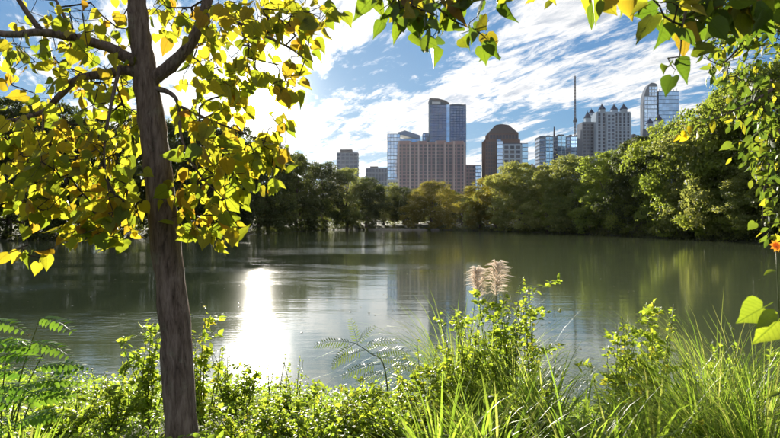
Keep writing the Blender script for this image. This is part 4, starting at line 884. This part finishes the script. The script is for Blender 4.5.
# pampas grass with two plumes
r = empty('pampas_grass', spot(490, 7.4)); tag(r, 'pampas grass with two pinkish feathery plumes above the bank', 'grass'); rl = np.array(r.location)
g = np.random.default_rng(41)
bl = blade_arrays(320, 1.7, 0.0060, 0.48, 1.9, g, base_r=0.2); V_, T_ = join(bl)
tag(obj('blades', tri_mesh('blades', V_, T_, np.repeat(g.random(320), [len(b[0]) for b in bl]), smooth=True, mat=M['grass']), r), kind='stuff')
for (p0, p1) in (((479, 300, 7.4), (476, 270, 7.4)), ((496, 296, 7.35), (497, 264, 7.35))):
    a = np.array(at(*p0))-rl; b = np.array(at(*p1))-rl
    pts, rr = spline([(0, 0, -0.02), a*np.array([0.5, 0.5, 0.5])+np.array([0.01, 0, 0.05]), a, b], [0.007, 0.006, 0.005, 0.002], 6)
    stalk = obj('plume_stalk', tri_mesh('plume_stalk', *tube_arrays(pts, rr, 5), smooth=True, mat=M['stem']), r)
    n = 230; t = g.random(n)**0.9; base = a+(b-a)*t[:, None]; ang = g.uniform(0, 2*math.pi, n); ln = (0.08+0.12*np.sin(math.pi*(0.12+0.8*t)))*g.uniform(0.6, 1.25, n)
    d = unit(np.column_stack([np.cos(ang)*0.8, np.sin(ang)*0.8, np.full(n, 0.75)])+g.normal(0, 0.15, (n, 3))+(b-a)*0.6)
    q1 = base+d*ln[:, None]*0.55; q2 = q1+(d*np.array([1, 1, 0.3])+np.array([0.12, 0, -0.35]))*ln[:, None]*0.6
    V1, T1 = edges_tubes(base, q1, np.full(n, 0.0022), np.full(n, 0.0036)); V2, T2 = edges_tubes(q1, q2, np.full(n, 0.0036), np.full(n, 0.0008))
    V_, T_ = join([(V1, T1), (V2, T2)]); tn = np.concatenate([np.repeat(g.random(n), 8)]*2)
    tag(obj('plume', tri_mesh('plume', V_, T_, tn, mat=M['plume']), stalk), kind='stuff')
# strap-leaved clumps along the bottom edge
strap_clump(440, 4.7, 60, 0.80, 0.013, 0.32, 0.7, 'clump of upright bright green strap leaves at bottom centre', 51)
strap_clump(478, 4.9, 46, 0.72, 0.012, 0.36, 0.8, 'strap-leaved clump right beside the bottom centre clump, more splayed', 52)
strap_clump(578, 4.6, 60, 0.98, 0.011, 0.36, 0.9, 'tall strap-leaved clump right of centre with arching tips', 53)
strap_clump(618, 4.4, 44, 0.78, 0.011, 0.45, 1.0, 'splayed strap-leaved clump below the fresh green shrub', 54)
strap_clump(22, 4.4, 60, 0.62, 0.012, 0.40, 0.8, 'dark green spiky strap-leaved clump in the bottom left corner', 55)
strap_clump(500, 4.5, 56, 0.85, 0.014, 0.42, 1.3, 'broad arching strap leaves between the centre clumps along the bottom', 57)
strap_clump(655, 4.9, 56, 0.95, 0.012, 0.42, 1.3, 'arching strap-leaved clump in front of the fresh green shrub', 58)
strap_clump(700, 5.0, 56, 1.0, 0.010, 0.45, 1.4, 'arching strap-leaved clump amid the fine grass on the right', 59)
strap_clump(545, 5.6, 50, 0.95, 0.009, 0.38, 1.1, 'thinner strap-leaved clump behind the tall one, right of the plumes', 56)
# fine arching grasses
grass_clump(715, 5.2, 420, 1.30, 0.0036, 0.45, 1.7, 'large clump of fine arching grass at right below the small-leaved branches', 61, base_r=0.25)
grass_clump(762, 4.6, 380, 1.25, 0.0036, 0.42, 1.5, 'fine grass clump at right edge under the big near leaves', 62, base_r=0.25)
grass_clump(672, 5.6, 240, 1.10, 0.0034, 0.5, 1.9, 'fine drooping grass clump just right of the fresh green shrub', 63, base_r=0.2)
grass_clump(455, 7.6, 210, 1.45, 0.0055, 0.50, 1.9, 'pale wispy grass arching left of the two plumes', 64, base_r=0.2)
grass_clump(515, 6.4, 220, 1.15, 0.0040, 0.5, 1.5, 'wispy grass clump right of the plumes', 65, base_r=0.2)
grass_clump(475, 6.0, 300, 0.80, 0.0040, 0.55, 1.6, 'low tangled grass clump below the two plumes', 66, base_r=0.25)
grass_clump(640, 4.7, 170, 0.62, 0.0034, 0.55, 1.6, 'low fine grass clump along the bottom, right of the strap leaves', 67, base_r=0.25)
grass_clump(730, 4.2, 170, 0.62, 0.0034, 0.6, 1.8, 'low fine grass clump near the bottom right corner', 68, base_r=0.25)
# shrubs
shrub(500, 7.0, 1.30, 0.42, 16, 0.060, 34, 'bright leafy shrub directly below the right plume', 71)
shrub(530, 7.3, 1.42, 0.22, 7, 0.062, 30, 'tall leafy sprigs just right of the plumes', 72, mat='shrub_y')
shrub(466, 6.6, 1.22, 0.42, 16, 0.050, 32, 'olive leafy shrub left of the plumes', 73)
shrub(425, 6.3, 0.85, 0.40, 14, 0.055, 30, 'low leafy shrub right of the feathery seedling', 74, mat='shrub_y')
shrub(645, 5.9, 1.15, 0.34, 12, 0.062, 32, 'fresh green leafy shrub against the water right of centre', 75, mat='shrub_y')
shrub(612, 6.1, 1.0, 0.30, 9, 0.055, 28, 'lower leafy shrub left of the fresh green shrub', 76)
shrub(148, 6.6, 0.95, 0.30, 8, 0.070, 24, 'leafy weed just left of the leaning trunk', 77, name='leafy_weed')
shrub(112, 6.2, 0.55, 0.42, 12, 0.050, 26, 'low leafy weed between the trunk and left fern fronds', 78, name='leafy_weed')
shrub(205, 6.4, 1.00, 0.24, 8, 0.065, 24, 'pale leafy weed just right of the leaning trunk', 79, mat='shrub_y', name='leafy_weed')
shrub(238, 6.9, 0.62, 0.42, 14, 0.045, 30, 'rounded bushy weed at the water right of the trunk', 80, name='leafy_weed')
shrub(290, 6.6, 0.42, 0.40, 12, 0.045, 24, 'low weed left of the feathery seedling by the glittering water', 81, name='leafy_weed')
shrub(348, 6.2, 0.50, 0.45, 14, 0.050, 26, 'low bright weed below the feathery seedling', 82, mat='shrub_y', name='leafy_weed')
shrub(395, 5.6, 0.55, 0.42, 14, 0.052, 26, 'broad low weed left of the bottom centre strap leaves', 83, name='leafy_weed')
shrub(705, 6.2, 0.85, 0.42, 12, 0.050, 26, 'low shrub behind the fine grass on the right', 84)
shrub(60, 5.4, 0.42, 0.36, 12, 0.050, 26, 'low weed at bottom left right of the spiky clump', 85, name='leafy_weed')
shrub(700, 4.6, 0.42, 0.42, 14, 0.048, 28, 'low weed in front of the fine grass near the bottom right', 86, mat='shrub_y', name='leafy_weed')
shrub(520, 5.4, 0.55, 0.36, 12, 0.050, 26, 'low leafy shrub between the two groups of strap leaves', 87)
shrub(250, 5.2, 0.45, 0.45, 14, 0.045, 28, 'bright low weed at bottom right of the trunk foot', 88, mat='shrub_y', name='leafy_weed')
shrub(310, 5.2, 0.40, 0.45, 14, 0.045, 28, 'low weed along the bottom between trunk and strap leaves', 89, name='leafy_weed')
shrub(755, 5.6, 1.05, 0.42, 12, 0.055, 26, 'shrub behind the grass at the right edge', 90)
# slender seed stalks against the glitter
for k, (px_, hh, lab) in enumerate(((270, 0.62, 'thin weed stalk against the glitter, nearest the trunk'), (287, 0.70, 'thin weed stalk against the glitter, right of the first'), (302, 0.85, 'tallest thin weed stalk against the glittering water'))):
    shrub(px_, 7.2, hh, 0.05, 2, 0.028, 30, lab, 95+k, name='weed_stalk', side=1, cat='weed')
# feathery seedling
g = np.random.default_rng(43)
r = empty('mimosa_seedling', spot(392, 6.0)); tag(r, 'feathery seedling with comb-like drooping fronds before the bright water', 'plant'); rl = np.array(r.location)
fm = [frond_mesh(0.38, 14, 0.085, 0.075, g, 0.35, M['frond']), frond_mesh(0.32, 12, 0.075, 0.075, g, 0.55, M['frond']), frond_mesh(0.25, 10, 0.06, 0.08, g, 0.25, M['frond'])]
top = np.array(at(355, 343, 5.9))-rl; mid = np.array(at(385, 370, 6.0))-rl
pts, rr = spline([(0, 0, -0.03), mid, np.array(at(370, 353, 5.95))-rl, top], [0.009, 0.007, 0.005, 0.003], 6); obj('stem', tri_mesh('stem', *tube_arrays(pts, rr, 6), smooth=True, mat=M['stem']), r)
for (a, b, yy, dx, dz, k) in ((355, 343, 5.9, -1, 0.05, 0), (356, 343, 5.9, -0.7, -0.5, 1), (358, 345, 5.9, -0.2, 0.7, 2), (362, 348, 5.9, 0.8, 0.35, 1), (366, 350, 5.95, -0.9, -0.35, 0), (372, 354, 5.95, 0.95, 0.25, 0), (376, 358, 6.0, 0.9, 0.0, 1), (380, 364, 6.0, -0.9, -0.2, 0), (384, 368, 6.0, 0.9, 0.2, 0), (357, 344, 5.9, 0.5, 0.6, 2), (388, 376, 6.0, -0.9, 0.0, 1)):
    o = obj('frond', fm[k], r); place(o, np.array(at(a, b, yy))-rl, (dx, g.normal(-0.2, 0.3), dz), (0.0, -0.55, 0.85))
# bright compound-leaved bush at left edge
r = empty('locust_bush', spot(8, 4.6)); tag(r, 'bush with bright green layered compound leaves at the left edge', 'shrub'); rl = np.array(r.location)
fm = [frond_mesh(0.36, 9, 0.095, 0.24, g, 0.3, M['frond_b']), frond_mesh(0.30, 8, 0.085, 0.25, g, 0.5, M['frond_b'])]
for k, (tip_) in enumerate(((40, 318, 4.5), (10, 340, 4.4), (45, 350, 4.6), (-20, 320, 4.5), (30, 385, 4.4), (0, 372, 4.3), (55, 372, 4.7))):
    e = np.array(at(*tip_))-rl; pts, rr = spline([(0.02*k-0.06, 0, -0.03), e*0.5+np.array([-0.05, 0, 0.1]), e], [0.008, 0.006, 0.003], 6)
    obj('stem', tri_mesh('stem', *tube_arrays(pts, rr, 5), smooth=True, mat=M['stem']), r)
    for q_ in range(4):
        t = (0.55, 0.75, 0.9, 1.0)[q_]; p = pts[int(t*(len(pts)-1))]; o = obj('frond', fm[(k+q_) % 2], r)
        place(o, p, (g.choice([0.9, -0.7, 1.0, 0.6]), g.normal(-0.2, 0.4), g.normal(0.1, 0.15)), (g.normal(0, 0.2), -0.35, 0.95))
# near sapling with big leaves at right edge
r = empty('broad_leaved_sapling', spot(815, 1.75)); tag(r, 'two very large green heart-shaped leaves at the right edge, close to camera', 'plant'); rl = np.array(r.location)
stemtop = np.array(at(800, 300, 1.72))-rl
pts, rr = spline([(0, 0, -0.03), stemtop*0.5+np.array([0.02, 0, 0]), stemtop], [0.008, 0.006, 0.003], 6); obj('stem', tri_mesh('stem', *tube_arrays(pts, rr, 6), smooth=True, mat=M['stem']), r)
M['bigleaf'] = leafmat('big_leaf', [(0, (0.085, 0.13, 0.016)), (1, (0.12, 0.16, 0.02))], [(0, (0.36, 0.48, 0.025)), (1, (0.5, 0.58, 0.03))], 0.5, 0.4, veins=0.9, spots=0.25)
bm_ = [tri_mesh('leaf', *HEARTS[k], smooth=True, mat=M['bigleaf']) for k in (0, 2, 4)]
for (a, b, yy, tx_, tz_, k, s_) in ((772, 303, 1.70, -0.9, -0.35, 0, 0.085), (787, 312, 1.66, -0.8, -0.55, 1, 0.10), (793, 335, 1.72, 0.5, -0.6, 2, 0.09), (800, 300, 1.72, 0.6, 0.5, 0, 0.09)):
    o = obj('leaf', bm_[k], r); R_ = frames(np.array([[tx_, -0.25, tz_]]), np.array([[0.15, -0.75, 0.65]]))[0]; p = np.array(at(a, b, yy))-rl
    o.matrix_local = Matrix([list(R_[c]*s_)+[float(p[c])] for c in range(3)]+[[0, 0, 0, 1]])
# orange flower at right edge
r = empty('orange_flower', spot(776, 3.6)); tag(r, 'single orange flower on a tall green stalk at the right edge', 'flower'); rl = np.array(r.location)
hd = np.array(at(776, 246, 3.6))-rl
pts, rr = spline([(0, 0, -0.03), hd*0.5+np.array([0.03, 0, 0]), hd], [0.006, 0.005, 0.0035], 6); obj('stalk', tri_mesh('stalk', *tube_arrays(pts, rr, 6), smooth=True, mat=M['stem']), r)
pm = tri_mesh('petal', *lance_leaf(0.3, 0.3, 0.02, 0.32), smooth=True, mat=M['orange'])
for k in range(9):
    a = k/9*2*math.pi; o = obj('petal', pm, r); R_ = frames(np.array([[math.cos(a), -0.3+math.sin(a)*0.35, math.sin(a)*0.9]]), np.array([[0, -1.0, 0.3]]))[0]
    o.matrix_local = Matrix([list(R_[c]*0.038)+[float(hd[c])] for c in range(3)]+[[0, 0, 0, 1]])
lm = tri_mesh('leaf', *lance_leaf(0.2, 0.25, 0.1, 0.25), smooth=True, mat=M['bigleaf'])
for k, t in enumerate((0.45, 0.58, 0.7, 0.8, 0.88, 0.94)):
    p = pts[int(t*(len(pts)-1))]; o = obj('leaf', lm, r); R_ = frames(np.array([[(-1)**k, -0.3, -0.1]]), np.array([[0, -0.3, 1.0]]))[0]; o.matrix_local = Matrix([list(R_[c]*0.09)+[float(p[c])] for c in range(3)]+[[0, 0, 0, 1]])
# ground cover: weeds, low leaves and short grass nobody could count
g = np.random.default_rng(44)
n = 46000
Yd = 3.6+8.6*g.random(n)**1.15; px = g.uniform(-90, 870, n); x = (px-390)/F*Yd; d = shore_dist(x, Yd); keep = d > 0.15; x, Yd, d = x[keep], Yd[keep], d[keep]; n = len(x)
ch = 0.12+0.30*(0.5+0.5*np.sin(2.3*x+1.1*Yd)*np.sin(1.7*Yd-0.8*x))
P = np.column_stack([x, Yd, ground_z(x, Yd)+g.random(n)**0.8*ch]); t = unit(g.standard_normal((n, 3))*np.array([1, 1, 0.45])+np.array([0, 0, 0.25])); nr = unit(np.array([0, 0, 1.0])+0.6*g.standard_normal((n, 3)))
patch = 0.5+0.5*np.sin(1.3*x+0.5)*np.sin(1.9*Yd+x)
V_, T_, tn = batch(*OVAL, frames(t, nr), 0.052*g.uniform(0.5, 1.4, n), P, np.clip(0.5*patch+0.5*g.random(n), 0, 1))
tag(obj('ground_cover', tri_mesh('ground_cover', V_, T_, tn, smooth=True, mat=M['cover'])), kind='stuff')
n = 9000
Yd = 3.6+8.0*g.random(n)**1.1; px = g.uniform(-90, 870, n); x = (px-390)/F*Yd; keep = shore_dist(x, Yd) > 0.1; x, Yd = x[keep], Yd[keep]; n = len(x)
tb, tt_ = blade_arrays(1, 1.0, 0.016, 0.18, 1.4, np.random.default_rng(9), base_r=0.0, segs=4)[0]
az = g.uniform(0, 2*math.pi, n); R_ = np.zeros((n, 3, 3)); R_[:, 0, 0] = np.cos(az); R_[:, 0, 1] = -np.sin(az); R_[:, 1, 0] = np.sin(az); R_[:, 1, 1] = np.cos(az); R_[:, 2, 2] = 1
V_, T_, tn = batch(tb, tt_, R_, g.uniform(0.12, 0.42, n), np.column_stack([x, Yd, ground_z(x, Yd)]), g.random(n))
tag(obj('short_grass', tri_mesh('short_grass', V_, T_, tn, smooth=True, mat=M['grass'])), kind='stuff')

# leaves and seed fluff adrift on the lake
M['drift'] = leafmat('drifting_leaf', [(0, (0.16, 0.12, 0.05)), (0.6, (0.26, 0.24, 0.12)), (1, (0.45, 0.42, 0.32))], [(0, (0.2, 0.15, 0.04)), (1, (0.4, 0.35, 0.2))], 0.2, per_object=False)
n = 1500; Yd = 13+95*g.random(n)**1.6; px = g.uniform(-60, 840, n); x = (px-390)/F*Yd
wgt = np.sin(0.35*Yd+0.12*x+1.3*np.sin(0.21*x))+0.6*np.sin(0.9*x-0.5*Yd); keep = (shore_dist(x, Yd) < -0.6) & (wgt > g.uniform(-0.6, 1.4, n)); x, Yd = x[keep], Yd[keep]; n = len(x)
V_, T_, tn = batch(*OVAL, frames(np.column_stack([g.standard_normal((n, 2)), np.zeros(n)]), np.array([0, 0, 1.0])+0.08*g.standard_normal((n, 3))), g.uniform(0.05, 0.12, n), np.column_stack([x, Yd, np.full(n, 0.012)]), g.random(n))
tag(obj('drifting_leaves', tri_mesh('drifting_leaves', V_, T_, tn, smooth=True, mat=M['drift'])), kind='stuff')

# ------------------------------------------------------------------ sunlit air over the lake
def haze():
    m, t, out = newmat('haze_air'); v = node(t, 'ShaderNodeVolumePrincipled')
    v.inputs['Color'].default_value = (0.93, 0.95, 1.0, 1); v.inputs['Density'].default_value = HAZE; v.inputs['Anisotropy'].default_value = 0.6
    t.links.new(v.outputs[0], out.inputs['Volume'])
    m_ = MB(); m_.box(-2260, 2260, -2260, 2280, -3.2, 215); tag(m_.build('haze', m), kind='stuff')
HAZE = 0.000013
haze()
